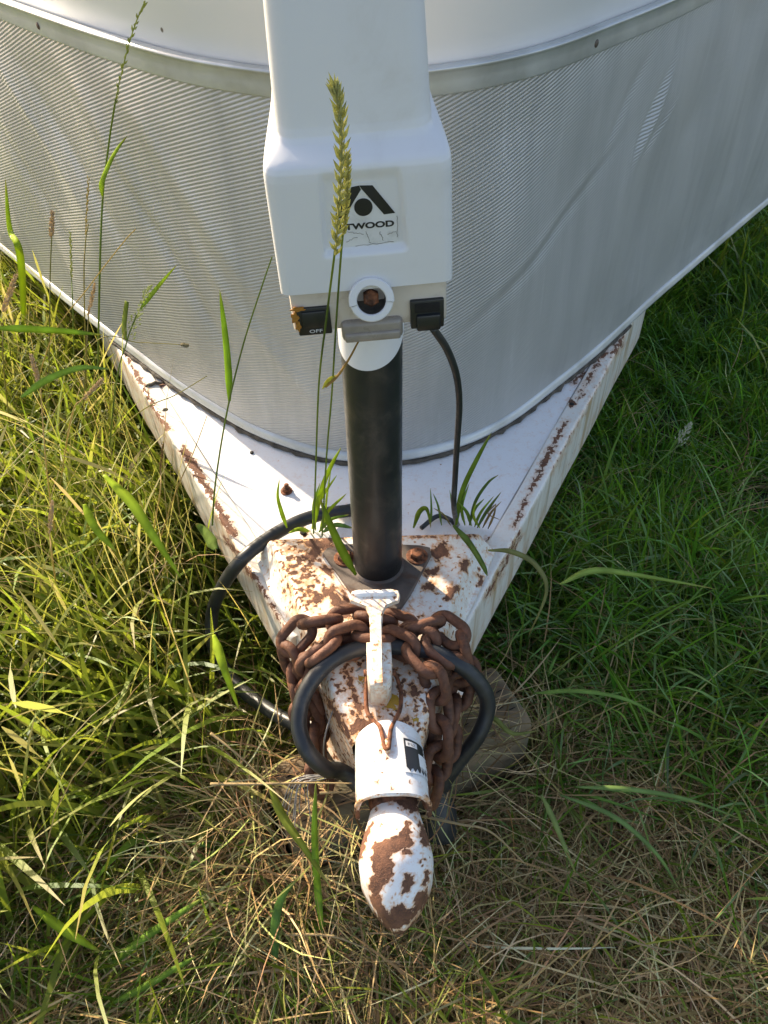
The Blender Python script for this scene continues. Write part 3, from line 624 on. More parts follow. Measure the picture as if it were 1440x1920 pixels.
# logo
logo_y = -.0703 + .0022
def lp(pts, y, th=.0003):
    P = np.array(pts); return loft([hxf(np.c_[P[:, 0], np.full(len(P), y), P[:, 1]]), hxf(np.c_[P[:, 0], np.full(len(P), y - th), P[:, 1]])])
def ly(z): return -.0703 + .0012 + .0040 * np.clip((.772 - z) / .064, 0, 1)
def lp2(pts, lift, th=.0002):
    P = np.array(pts); y = np.array([ly(z) for z in P[:, 1]]) - lift
    return loft([hxf(np.c_[P[:, 0], y, P[:, 1]]), hxf(np.c_[P[:, 0], y - th, P[:, 1]])])
st = add("logo_sticker", lp2([(-.0185, .7115), (-.0165, .7095), (.0215, .7100), (.0240, .7120), (.0235, .7300), (.0170, .7370), (.0100, .7535), (-.0065, .7535), (-.0155, .7370), (-.0190, .7300)], .0000, .0003), M_STICK, cover, smooth=False)
add("logo_mark", join([lp2([(.0000, .7518), (.0085, .7512), (.0225, .7312), (.0150, .7308), (.0012, .7495)], .0004), lp2([(-.0052, .7512), (-.0002, .7518), (.0008, .7490), (-.0118, .7308), (-.0190, .7308)], .0004),
    lp2([(.0016 + .0061 * cos(q), .7370 + .0061 * sin(q)) for q in np.linspace(0, 2 * pi, 32, endpoint=False)], .0004)]), M_INK, st, smooth=False)
V, F = text_geo("ATWOOD", .0058, 1.42, .00022)
y_ = np.array([ly(.7245 + b_) for b_ in V[:, 1]])
add("logo_lettering", (hxf(np.c_[V[:, 0] + .0022, y_ - .00045 - V[:, 2], V[:, 1] + .7238]), F), M_INK, st, smooth=False)
# crank port: split ring, bore, rusty nut
def pxf(V): # port-local (x right, y up in its plane, z out) -> head coordinates
    V = np.asarray(V, float).reshape(-1, 3); a_ = radians(14); c0 = np.array([.0022, -.0700, .6715])
    X = V[:, 0]; Yv = V[:, 1] * sin(a_) - V[:, 2] * cos(a_); Zv = V[:, 1] * cos(a_) + V[:, 2] * sin(a_)
    return hxf(np.c_[X, Yv, Zv] + c0)
def arc(a0, a1, ri, ro, z0, z1, n=36, b_=.0008):
    R = []
    for q in np.linspace(a0, a1, n):
        R.append([(r_ * cos(q), r_ * sin(q), z_) for r_, z_ in [(ri, z0), (ri, z1 - b_), (ri + b_, z1), (ro - b_, z1), (ro, z1 - b_), (ro, z0)]])
    V, F = loft(R); return pxf(V), F
add("port_ring", arc(radians(-6), radians(190), .0104, .0163, -.010, .0075), M_PLAST, jack, sharp=40)
add("port_ring", arc(radians(193), radians(351), .0104, .0157, -.010, .0062), M_PLAST, jack, sharp=40)
a_ = np.linspace(0, 2 * pi, 28, endpoint=False)
bore = loft([pxf(np.c_[r_ * np.cos(a_), r_ * np.sin(a_), np.full(28, z_)]) for r_, z_ in [(.0104, .004), (.0102, -.0075), (.0002, -.0076)]], True, False)
add("port_bore", bore, M_SEAL, jack)
V, F = lathe([(.0062, -.0076), (.0062, .0005), (.005, .0015), (.0002, .0016)], (0, 0, 0), (0, 0, 1), 6); add("port_nut", (pxf(V), F), M_RUSTB, jack, smooth=False)
add("smoky_bumper", hb(-.0215, .0245, -.0690, -.035, .6350, .6520, bev=.004, seg=3), M_BUMP, jack, sharp=50)
add("bumper_lip", hb(-.0195, .0225, -.0710, -.067, .6360, .6435, bev=.0018), M_BUMP, jack, sharp=50)
# switches
sw = add("rocker_switch", hb(-.0535, -.0285, -.0655, -.050, .6425, .6655, bev=.0012), M_BLACK, jack, sharp=40, label="black rocker switch with white lettering")
add("rocker", hb(-.0500, -.0320, -.0672, -.060, .6495, .6630, bev=.0015), M_BLACK, sw, sharp=40)
V, F = text_geo("OFF", .0038, 1.5); add("switch_lettering", (hxf(np.c_[V[:, 0] - .0405, -.0657 - V[:, 2], V[:, 1] + .6460]), F), M_INKW, sw, smooth=False)
lc = newmat("orange_crust"); M_CRUST, t, b = lc; g = G(t); g.lk(g.mix(g.noise(300, 4), (.45, .20, .02), (.25, .10, .02)), b.inputs["Base Color"]); b.inputs["Roughness"].default_value = .9; g.lk(g.bump(g.noise(600, 3), .001), b.inputs["Normal"])
for (x_, z_, a1, a2) in [(-.0515, .6655, .005, .0018), (-.0545, .6585, .0028, .0045), (-.053, .6515, .002, .004)]:
    q = np.linspace(0, 2 * pi, 18, endpoint=False); rj = 1 + .25 * np.sin(q * 5 + x_ * 900)
    add("lichen_crust", lp(np.c_[x_ + a1 * rj * np.cos(q), z_ + a2 * rj * np.sin(q)], -.0654, .0008), M_CRUST, sw, smooth=False)
sk = add("wire_socket", hb(.0305, .0555, -.0665, -.050, .6405, .6640, bev=.0012), M_BLACK, jack, sharp=40, label="black wire socket")
add("socket_boot", hb(.0345, .0530, -.0695, -.060, .6395, .6530, bev=.002), M_BLACK, sk, sharp=40)
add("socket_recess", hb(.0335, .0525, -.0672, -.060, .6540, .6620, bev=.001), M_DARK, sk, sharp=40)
# white nylon sleeve on the tube front
R = []
for q in np.linspace(radians(-98), radians(62), 40):
    c_ = (q - radians(-98)) / radians(160); x_, y_ = .0055 + .0282 * sin(q + radians(18)), -.0282 * cos(q + radians(18))
    zb = .592 - .012 * sin(pi * min(1, c_ * 1.0) ** .8) + .014 * c_ ** 5
    x2, y2 = .0055 + .0270 * sin(q + radians(18)), -.0270 * cos(q + radians(18))
    R.append([(x_, y_, zb), (x_, y_, .640), (x2, y2, .640), (x2, y2, zb)])
add("nylon_sleeve", loft(R), M_WHITE, jack, sharp=50, label="white nylon sleeve peeking out below the head")

# ------------------------------------------------------------------ timber block
WA = radians(25); wd = np.array([cos(WA), sin(WA)]); wn = np.array([-wd[1], wd[0]]); WC = np.array([.158, -.078]) - wd * .150
WL, WW, WH = .150, .046, .156
def wxf(V): return np.c_[WC[0] + V[:, 0] * wd[0] + V[:, 1] * wn[0], WC[1] + V[:, 0] * wd[1] + V[:, 1] * wn[1], V[:, 2]]
bm = bmesh.new(); bmesh.ops.create_grid(bm, x_segments=1, y_segments=1, size=1); bm.free()
R = []
for x_ in np.r_[-WL, -WL + .003, np.linspace(-WL + .01, WL - .01, 40), WL - .003, WL]:
    ins = .003 if abs(abs(x_) - WL) < 1e-6 else 0
    prof = [(-WW, .0), (-WW, .03), (-WW, .08), (-WW, WH - .012), (-WW + .004, WH - .004), (-WW + .012, WH), (-.02, WH - .0008), (.02, WH - .0008), (WW - .012, WH), (WW - .004, WH - .004), (WW, WH - .012), (WW, .0)]
    R.append([(x_, y_ * (1 - ins / WW) + .0008 * sin(x_ * 40 + z_ * 30), z_ - ins * (z_ > .1)) for y_, z_ in prof])
V, F = loft(R)
block = empty("timber_block", (WC[0], WC[1], 0), "weathered treated timber block under the coupler, pocked with incising cuts", "timber")
add("beam", (wxf(V), F), M_WOOD, block, sharp=50)
sl_g = []
rr2 = np.random.default_rng(5)
for row, y_ in enumerate(np.linspace(-WW + .006, WW - .006, 13)):
    for x_ in np.arange(-WL + .01 + (row % 2) * .011, WL - .008, .022):
        if rr2.random() < .12: continue
        xx = x_ + rr2.normal(0, .0015); L_ = .0045 + .002 * rr2.random()
        z_ = WH + .0003 - (.002 if abs(y_) > .045 else 0)
        sl_g.append(([(xx - L_, y_, z_), (xx, y_ - .0006, z_), (xx + L_, y_, z_), (xx, y_ + .0006, z_), (xx, y_, z_ - .004)], [[0, 1, 2, 3], [0, 4, 1], [1, 4, 2], [2, 4, 3], [3, 4, 0]]))
V, F = join(sl_g); add("incising_cuts", (wxf(V), F), M_DARK, block, smooth=False, kind="stuff")

# ------------------------------------------------------------------ cord, wire, chains
cp = [(720, 940, .268), (655, 957, .270), (610, 963, .276), (560, 978, .283), (505, 1008, .282), (455, 1048, .275), (420, 1095, .235), (398, 1150, .185), (402, 1215, .150), (440, 1280, .135), (500, 1328, .145), (552, 1358, .160), (620, 1392, .165), (690, 1430, .165)]
c1 = [onz(*p) for p in cp]
c2 = [(.02, -.215, .167), (.012, -.235, .178)]
cq = [(650, 1452, .215), (612, 1442, .238), (578, 1410, .258), (561, 1365, .272), (566, 1315, .288), (590, 1270, .302), (632, 1232, .312), (690, 1214, .3135), (760, 1214, .3135), (815, 1224, .312), (866, 1250, .300), (905, 1290, .275), (914, 1330, .250), (897, 1378, .225), (862, 1425, .195), (836, 1462, .170), (828, 1490, .150)]
path = spline(c1 + [np.array(p) for p in c2] + [onz(*p) for p in cq], 420)
cord = empty("power_cord", tuple(np.array(path[-1]) * [1, 1, 0]), "thick black trailer power cord looped over the coupler and round the rail", "cord")
add("cable", tube(path, .0082, 16), M_CORD, cord)
pe, pd = path[-1], path[-1] - path[-4]; pd /= np.linalg.norm(pd)
add("plug", lathe([(.0088, -.012), (.0100, -.008), (.011, .004), (.014, .012), (.0165, .022), (.0175, .045), (.0165, .052), (.014, .053)], pe, pd + np.array([.15, -.25, -.2]), 24), M_CORD, cord)
wp = [hxf([(.047, -.066, .6400)])[0], atd(838, 655, .60), atd(856, 705, .63), atd(861, 760, .67), atd(857, 830, .725), atd(853, 900, .775), atd(851, 950, .805), onz(856, 985, .270), onz(845, 975, .266), onz(820, 968, .264), onz(790, 990, .2665)]
add("jack_wire", tube(spline(wp, 120), .0030, 10), M_CORD, org=(*wp[-1][:2], 0), label="thin black wire hanging from the jack's socket to the deck", cat="wire")
# thin grey broken wires by the coupler
for k_, (pts, lab) in enumerate([([(676, 1252, .30), (650, 1275, .285), (625, 1330, .27), (608, 1390, .25), (612, 1440, .22), (632, 1452, .21)], "thin grey wire curving down the coupler's left side")]):
    P = spline([onz(*p) for p in pts], 50); add("loose_wire", tube(P, .0009, 6), M_WIRE, org=(*P[0][:2], 0), label=lab, cat="wire")
fr = empty("frayed_wires", tuple(onz(640, 1452, .20) * [1, 1, 0]), "frayed thin wire strands sticking out left of the collar", "wire")
for k_ in range(9):
    e_ = (550 + rr2.normal(0, 22), 1520 + rr2.normal(0, 26)); P = spline([onz(646, 1450, .212), onz(600, 1457 + rr2.normal(0, 3), .216), onz((560 + e_[0]) / 2 + 6, 1468 + rr2.normal(0, 6), .215), onz(*e_, .195)], 24)
    add("strand", tube(P, .00055, 5), M_WIRE, fr)

a_ = np.linspace(0, 2 * pi, 36, endpoint=False)
LP, LWD, LR = .0275, .0116, .0054
cen = np.c_[np.clip(np.cos(a_) * 2, -1, 1) * 0, a_ * 0, a_ * 0]
hl = LP / 2 - LWD + LR
stad = np.array([((hl if cos(q) > 0 else -hl) + LWD * cos(q), LWD * sin(q), 0) for q in a_ + pi / 36])
LV, LF = tube(stad, LR, 10, closed=True)
lmesh = bpy.data.meshes.new("chain_link"); lmesh.from_pydata(LV.tolist(), [], LF); lmesh.polygons.foreach_set("use_smooth", np.ones(len(lmesh.polygons), bool)); lmesh.materials.append(M_CHAIN)
def chain(pts, label, roll0):
    P = spline([onz(*p) for p in pts], 600); s = np.r_[0, np.cumsum(np.linalg.norm(np.diff(P, axis=0), axis=1))]
    root = empty("safety_chain", (*P[0][:2], 0), label, "chain", "safety chains on the coupler")
    pitch = .0278; n_ = int(s[-1] / pitch); r_ = np.random.default_rng(int(abs(roll0) * 100))
    T, N, B = frames(P)
    for i in range(n_):
        q = (i + .5) * pitch; p = np.array([np.interp(q, s, P[:, k]) for k in range(3)]); j = int(np.searchsorted(s, q)); t_ = T[j]
        up = np.array([0, 0, 1.0]); side = np.cross(up, t_); side /= np.linalg.norm(side) + 1e-9; up = np.cross(t_, side)
        a = roll0 + (pi / 2) * (i % 2) + r_.normal(0, .10); s2 = cos(a) * side + sin(a) * up; u2 = np.cross(t_, s2)
        jit = r_.normal(0, .0008, 3); Mx = Matrix.Identity(4)
        for k in range(3): Mx[k][0], Mx[k][1], Mx[k][2], Mx[k][3] = t_[k], s2[k], u2[k], p[k] + jit[k] - ORG[root.name][k]
        o = bpy.data.objects.new("chain_link", lmesh); sc.collection.objects.link(o); o.parent = root; o.matrix_basis = Mx
    return root
chain([(606, 1480, .17), (594, 1430, .19), (592, 1370, .215), (582, 1310, .24), (556, 1262, .272), (545, 1212, .302), (582, 1172, .318), (640, 1164, .316), (700, 1160, .314), (765, 1180, .315), (822, 1172, .316), (866, 1208, .310), (872, 1262, .275), (858, 1310, .245), (842, 1350, .22)],
      "rusty chain draped over the coupler behind the latch, hanging down both sides", .5)
chain([(574, 1270, .275), (594, 1232, .305), (640, 1202, .317), (700, 1192, .316), (762, 1212, .318), (806, 1256, .312), (820, 1315, .285), (824, 1375, .262), (820, 1435, .235), (806, 1490, .205), (780, 1516, .18)],
      "rusty chain crossing under the latch and hanging down the collar's right side", .9)

chain([(668, 1216, .306), (622, 1222, .306), (584, 1246, .296), (556, 1290, .262), (572, 1338, .238), (590, 1385, .216), (586, 1440, .19)], "rusty chain end bunched on the coupler's left shoulder behind the cord loop", .2)
chain([(760, 1190, .312), (806, 1204, .314), (846, 1236, .302), (862, 1286, .268), (846, 1336, .246), (838, 1390, .225), (834, 1450, .20)], "rusty chain end bunched on the coupler's right shoulder above the timber", 1.2)
# ------------------------------------------------------------------ grass
def in_solid(P):
    x, y, z = P[..., 0], P[..., 1], P[..., 2]; ax = np.abs(x)
    a = (ax < .140 + K * y) & (y > -.085) & (z < .30) & (z > .145)
    b_ = (y > y_wall(x) - .012) & (z > .25)
    c_ = (np.abs(x - .008) < .045) & (y > -.385) & (y < -.07) & (z > .19) & (z < .33)
    c2_ = (np.abs(x - .004) < np.interp(y, [-.21, -.08], [.045, .085])) & (y > -.21) & (y < -.07) & (z > .165) & (z < .32)
    d1 = (x - WC[0]) * wd[0] + (y - WC[1]) * wd[1]; d2 = (x - WC[0]) * wn[0] + (y - WC[1]) * wn[1]
    d = (np.abs(d1) < WL + .004) & (np.abs(d2) < WW + .004) & (z < WH + .002)
    e = (np.hypot(x - .005, y) < .07) & (z > .29)
    f_ = np.zeros(x.shape, bool); near_ = (x < -.04) & (x > -.32) & (y > -.25) & (y < .12) & (z > .06)
    if near_.any():
        Q = P[near_]; f_[near_] = (((Q[:, None, :] - path[90:240:5][None]) ** 2).sum(-1) < .022 ** 2).any(1)
    return a | b_ | c_ | c2_ | d | e | f_
def sample_ok(n, f, box):
    out = []
    c = 0
    while c < n:
        p = rng.uniform((box[0], box[2]), (box[1], box[3]), (4 * n, 2)); p = p[rng.random(len(p)) < f(p[:, 0], p[:, 1])]; out.append(p); c += len(p)
    return np.concatenate(out)[:n]
def clump(p, share, k, rad):
    n = len(p); m = int(n * share); cen = p[rng.integers(0, n, max(2, n // k))]
    p[:m] = cen[rng.integers(0, len(cen), m)] + rng.normal(0, rad, (m, 2)); return p
def blades(base, L, W, a0, a1, cols, seg=5, bend=.3, z0=0.0, az=None, azs=None, shape=.6, tipcol=None, head=False):
    n = len(base); th = rng.uniform(0, 2 * pi, n) if az is None else az + rng.normal(0, azs, n)
    bd = rng.normal(0, bend, n); t = np.linspace(0, 1, seg + 1); P = np.zeros((n, seg + 1, 3)); P[:, 0, :2] = base; P[:, 0, 2] = z0
    for k in range(1, seg + 1):
        tm = (t[k] + t[k - 1]) / 2; an = a0 + (a1 - a0) * tm ** 1.3; hd = th + bd * tm; dl = L / seg
        P[:, k, 0] = P[:, k - 1, 0] + dl * np.sin(an) * np.cos(hd); P[:, k, 1] = P[:, k - 1, 1] + dl * np.sin(an) * np.sin(hd)
        P[:, k, 2] = np.maximum(P[:, k - 1, 2] + dl * np.cos(an), .001 + .004 * ((np.arange(n) * 7919 % 97) / 97))
    ok = ~in_solid(P).any(1); P, L, W, th, cols = P[ok], L[ok], W[ok], th[ok], cols[ok]; n = len(P)
    hd = th[:, None] + rng.normal(0, .7, n)[:, None] + rng.normal(0, .5, n)[:, None] * t
    wv = np.stack([-np.sin(hd), np.cos(hd), rng.normal(0, .25, n)[:, None] * np.ones_like(hd)], -1)
    prof = np.clip(np.minimum(.45 + 2.2 * t, 1) * (1 - t ** 2.2) ** shape, .03, 1) * .5
    if head: prof = np.where(t < .80, .10, .5 * np.sin(pi * np.clip((t - .78) / .225, 0.02, 1)) ** .7 * (1 + .25 * (np.arange(seg + 1) % 2)))
    off = wv * (W[:, None] * prof)[..., None]
    V = np.stack([P - off, P + off], 2).reshape(-1, 3); k = np.arange(seg)
    F = (np.arange(n)[:, None, None] * (2 * (seg + 1)) + np.stack([2 * k, 2 * k + 1, 2 * k + 3, 2 * k + 2], 1)[None]).reshape(-1, 4)
    C = np.repeat(cols, 2 * (seg + 1), 0)
    if tipcol is not None:
        tt = np.tile(np.repeat(t, 2), n)[:, None]; sel = np.repeat(rng.random(n) < .35, 2 * (seg + 1))[:, None]; f_ = np.clip((tt - .7) / .3, 0, 1) * sel
        C = C * (1 - f_) + np.array(tipcol) * f_
    return V, F, C
def pal(n, cs, jit=.18, gain=1.0):
    cs = np.array(cs, float); c = cs[rng.integers(0, len(cs), n)]; f = rng.normal(1, jit, (n, 1)).clip(.45, 1.7); h = rng.normal(1, .06, (n, 3)); return (gain * c * f * h).clip(.004, .8)
def warm(c): return [(r_ * 1.0, g_ * 1.02, b_ * .90) for r_, g_, b_ in c]
def stuff(name, parts, mat, label):
    V = np.concatenate([p[0] for p in parts]); C = np.concatenate([p[2] for p in parts]); F = []; o = 0
    for p in parts: F.append(p[1] + o); o += len(p[0])
    F = np.concatenate(F).astype(np.int32); me = bpy.data.meshes.new(name)
    me.vertices.add(len(V)); me.vertices.foreach_set("co", V.astype(np.float32).ravel())
    me.loops.add(F.size); me.loops.foreach_set("vertex_index", F.ravel())
    me.polygons.add(len(F)); me.polygons.foreach_set("loop_start", np.arange(0, F.size, 4, dtype=np.int32)); me.polygons.foreach_set("loop_total", np.full(len(F), 4, np.int32))
    me.update(calc_edges=True); me.polygons.foreach_set("use_smooth", np.ones(len(F), bool))
    at = me.color_attributes.new("col", 'FLOAT_COLOR', 'POINT'); at.data.foreach_set("color", np.c_[C, np.ones(len(C))].astype(np.float32).ravel())
    me.materials.append(mat); o = bpy.data.objects.new(name, me); sc.collection.objects.link(o)
    tag(o, label, "grass", None, "stuff"); return o
U_ = rng.uniform
GREEN = [(.085, .175, .022), (.115, .21, .028), (.065, .145, .022), (.145, .225, .035), (.10, .19, .03)]
YGREEN = [(.23, .30, .032), (.27, .325, .045), (.19, .28, .03), (.13, .22, .028), (.27, .29, .06)]
LAWN = [(.062, .205, .016), (.088, .27, .02), (.12, .31, .026), (.072, .235, .028), (.14, .32, .034)]
STRAW = [(.33, .22, .118), (.24, .155, .083), (.42, .30, .175), (.17, .105, .06), (.29, .19, .11), (.13, .078, .045), (.48, .37, .22)]
STRAW = warm(STRAW) + [(.26, .24, .09), (.34, .31, .13), (.20, .20, .07)]
BROWN = [(.11, .065, .036), (.085, .05, .028), (.14, .085, .045), (.065, .04, .024)]
def lawn_zone(x, y):   # how strongly a spot belongs to the short lawn on the shaded right
    return np.clip((x - .15) / .12, 0, 1) * np.clip((y - .06 + .25 * (x - .3)) / .22, 0, 1)
def tall_zone(x, y):   # tall meadow grass on the sunny left
    return np.clip((-x + .02) / .25, 0, 1) * np.clip((y + .36 - .55 * (x + .4)) / .40, 0, 1)

# straw thatch everywhere near, densest at the bottom
n = 52000; b0 = sample_ok(n, lambda x, y: .07 + .93 * (1 - lawn_zone(x, y)) * (1 - .6 * tall_zone(x, y)), (-.72, .82, -.68, .70)); b0 = clump(b0, .5, 40, .02)
th1 = blades(b0, U_(.05, .17, n), U_(.0010, .0027, n), rng.normal(1.25, .35, n).clip(.2, 1.9), rng.normal(1.65, .35, n), pal(n, STRAW, .28, 1.5), 4, .9, U_(0, .045, n))
n = 16000; b0 = sample_ok(n, lambda x, y: .12 + .88 * (1 - lawn_zone(x, y)), (-.72, .82, -.7, .75))
th2 = blades(b0, U_(.03, .10, n), U_(.002, .0055, n), rng.normal(1.4, .3, n), rng.normal(1.7, .4, n), pal(n, BROWN, .25, 1.2), 3, 1.2, U_(0, .02, n))
n = 3600; b0 = sample_ok(n, lambda x, y: .04 + .96 * (1 - lawn_zone(x, y)), (-.72, .7, -.6, .6)); b0 = clump(b0, .6, 14, .03)
th3 = blades(b0, U_(.10, .26, n), U_(.0013, .0032, n), rng.normal(.9, .35, n).clip(.05, 1.5), rng.normal(1.5, .35, n), pal(n, STRAW[:3] + STRAW[-1:], .2), 6, .5, U_(0, .03, n))
n = 5200
q1 = U_(-WL - .09, WL + .06, n); q2 = -(WW + rng.exponential(.035, n)); b0 = np.stack([WC[0] + q1 * wd[0] + q2 * wn[0], WC[1] + q1 * wd[1] + q2 * wn[1]], 1)
th4 = blades(b0, U_(.05, .16, n), U_(.0010, .0028, n), rng.normal(1.15, .35, n).clip(.2, 1.9), rng.normal(1.6, .4, n), pal(n, STRAW, .28, 1.5), 4, .9, U_(0, .085, n) * np.exp((q2 + WW) / .06))
n = 1800; q1 = -WL - rng.exponential(.03, n); q2 = U_(-WW - .04, WW + .03, n); b0 = np.stack([WC[0] + q1 * wd[0] + q2 * wn[0], WC[1] + q1 * wd[1] + q2 * wn[1]], 1)
th5 = blades(b0, U_(.06, .18, n), U_(.0010, .0028, n), rng.normal(1.0, .35, n).clip(.2, 1.9), rng.normal(1.6, .4, n), pal(n, STRAW, .28, 1.5), 4, .9, U_(0, .10, n))
n = 9000; b0 = sample_ok(n, lambda x, y: np.clip((-y + .02) / .2, 0, 1), (-.55, .62, -.60, .05))
th6 = blades(b0, U_(.06, .20, n), U_(.0011, .0026, n), rng.normal(1.35, .25, n).clip(.4, 1.9), rng.normal(1.6, .3, n), pal(n, warm([(.35, .235, .13), (.43, .31, .18), (.28, .18, .095), (.52, .40, .24), (.20, .125, .07)]), .22, 1.55), 5, .6, U_(.02, .065, n))
n = 900; q1 = U_(-WL - .05, WL, n) * U_(.3, 1, n); q2 = U_(-WW - .02, WW + .02, n); b0 = np.stack([WC[0] + q1 * wd[0] + q2 * wn[0], WC[1] + q1 * wd[1] + q2 * wn[1]], 1)
th7 = blades(b0, U_(.04, .14, n), U_(.0009, .0022, n), rng.normal(1.45, .1, n), rng.normal(1.62, .12, n), pal(n, STRAW, .28, 1.5), 5, .7, U_(WH + .003, WH + .02, n))
stuff("dry_straw", [th1, th2, th3, th4, th5, th6, th7], M_DRY, "matted dry straw and dead grass lying on the ground")

# tall meadow grass (left)
n = 13500; b0 = sample_ok(n, lambda x, y: tall_zone(x, y) ** .8, (-1.2, .05, -.5, 1.25)); b0 = clump(b0, .55, 12, .018)
m1 = blades(b0, U_(.14, .38, n), U_(.0040, .0112, n), rng.normal(.22, .2, n).clip(0, .9), rng.normal(1.2, .45, n), pal(n, YGREEN + YGREEN[:2] + [(.30, .33, .05)], .22), 7, .4, 0., None, None, .6, (.42, .32, .13))
n = 13000; b0 = sample_ok(n, lambda x, y: tall_zone(x, y) ** .6, (-1.2, .05, -.5, 1.25)); b0 = clump(b0, .5, 20, .02)
m2 = blades(b0, U_(.08, .22, n), U_(.0018, .0044, n), rng.normal(.35, .25, n).clip(0, 1.2), rng.normal(1.2, .4, n), pal(n, GREEN + YGREEN, .22), 5, .5)
n = 3000; b0 = sample_ok(n, tall_zone, (-1.2, .0, -.4, 1.2))
m3 = blades(b0, U_(.20, .44, n), U_(.0013, .0023, n), rng.normal(.22, .18, n).clip(0, .8), rng.normal(.65, .35, n), pal(n, [(.44, .30, .15), (.50, .38, .20), (.38, .30, .12), (.30, .28, .09)], .15), 7, .2)
n = 320; b0 = sample_ok(n, tall_zone, (-1.1, -.05, -.35, 1.2))
m4 = blades(b0, U_(.26, .46, n), U_(.0035, .0062, n), rng.normal(.15, .15, n).clip(0, .6), rng.normal(.6, .35, n), pal(n, [(.50, .36, .22), (.44, .36, .18), (.36, .36, .13), (.55, .42, .28)], .15), 18, .2, 0., None, None, .6, None, True)
stuff("meadow_grass", [m1, m2, m3, m4], M_LEAF, "tall sunlit yellow-green meadow grass left of the tongue")
# sparse green among the straw at the bottom and the longer tussocks on the right
n = 13000; b0 = sample_ok(n, lambda x, y: (1 - lawn_zone(x, y)) * (.45 + .4 * (x < 0)) * (1 - .42 * np.clip((x - .02) / .15, 0, 1) * (y < -.05)), (-.7, .8, -.65, .45)); b0 = clump(b0, .75, 16, .02)
s1 = blades(b0, U_(.06, .18, n), U_(.0018, .0050, n), rng.normal(.5, .3, n).clip(0, 1.4), rng.normal(1.35, .4, n), pal(n, GREEN + YGREEN, .22), 6, .6, U_(0, .02, n))
n = 7500; b0 = sample_ok(n, lambda x, y: np.clip(1 - np.abs(y - .55 * (.6 - x) + .06) / .30, 0, 1) * np.clip((x - .13) / .1, 0, 1), (.1, 1.0, -.35, .5)); b0 = clump(b0, .8, 14, .018)
s2 = blades(b0, U_(.09, .24, n), U_(.0024, .0062, n), rng.normal(.4, .25, n).clip(0, 1.3), rng.normal(1.55, .35, n), pal(n, LAWN[1:] + GREEN[:3] + [(.19, .36, .08), (.25, .40, .13)], .22), 7, .5)
stuff("tussock_grass", [s1, s2], M_LEAF, "loose green tussocks arching over the straw")
# short lawn (right, shaded)
n = 66000; b0 = sample_ok(n, lambda x, y: lawn_zone(x, y) ** .7 * (.30 + .70 * (np.sin(x * 17 + 2 * np.sin(y * 9)) * np.sin(y * 15 + x * 4) > -.35)), (.12, 1.7, -.15, 1.75)); b0 = clump(b0, .5, 26, .016)
l1 = blades(b0, U_(.04, .13, n), U_(.0018, .0048, n), rng.normal(.45, .3, n).clip(0, 1.4), rng.normal(1.35, .45, n), pal(n, LAWN + LAWN[1:3] + [(.17, .36, .06), (.22, .39, .11)], .28), 4, .6)
stuff("lawn_grass", [l1], M_LEAF, "short dark green lawn in the trailer's shade on the right")
# wider surroundings
n = 30000; b0 = sample_ok(n, lambda x, y: ((np.abs(x) > .75) | (y < -.65)) * np.exp(-(x * x + y * y) / 9), (-4, 4, -4, 3.5))
o1 = blades(b0, U_(.07, .22, n), U_(.003, .008, n), rng.normal(.4, .25, n).clip(0, 1.3), rng.normal(1.3, .4, n), pal(n, GREEN + YGREEN, .2), 4, .5)
stuff("field_grass", [o1], M_LEAF, "meadow grass of the field around the trailer")

# ------------------------------------------------------------------ single stalks and blades that stand out
def colored(o, C):
    me = o.data; at = me.color_attributes.new("col", 'FLOAT_COLOR', 'POINT'); C = np.asarray(C, float)
    if C.ndim == 1: C = np.tile(C, (len(me.vertices), 1)) * rng.normal(1, .05, (len(me.vertices), 1))
    at.data.foreach_set("color", np.c_[C, np.ones(len(C))].astype(np.float32).ravel())
def ribbon(P, W, shape=.7, n=22, fold=.25):
    P = spline(P, n); t = np.linspace(0, 1, n); T = np.gradient(P, axis=0); T /= np.linalg.norm(T, axis=1)[:, None]
    view = P - CAM; view /= np.linalg.norm(view, axis=1)[:, None]; S = np.cross(T, view); S /= np.linalg.norm(S, axis=1)[:, None]
    tw = .5 * np.sin(t * 3 + P[0, 0] * 40); Nn = np.cross(S, T); S = S * np.cos(tw)[:, None] + Nn * np.sin(tw)[:, None]; Nn = np.cross(S, T)
    pr = W * .5 * np.clip(np.minimum(.35 + 3 * t, 1) * (1 - t ** 2.4) ** shape, .02, 1)
    A = P - S * pr[:, None] + Nn * (pr * fold)[:, None]; B = P + S * pr[:, None] + Nn * (pr * fold)[:, None]
    th = Nn * .00012
    R = [np.array([A[i], P[i], B[i], B[i] - th[i], P[i] - th[i], A[i] - th[i]]) for i in range(n)]
    return loft(R)
def spikelet(p, d, L, w_):
    d = d / np.linalg.norm(d); u = np.cross(d, [.2, .7, .4]); u /= np.linalg.norm(u); v = np.cross(d, u)
    mid = p + d * L * .4; k = 5; a = np.linspace(0, 2 * pi, k, endpoint=False)
    return [np.vstack([[p], mid + w_ * (np.outer(np.cos(a), u) + np.outer(np.sin(a), v)), [p + d * L]]), [[0, 1 + (j + 1) % k, 1 + j] for j in range(k)] + [[k + 1, 1 + j, 1 + (j + 1) % k] for j in range(k)]]
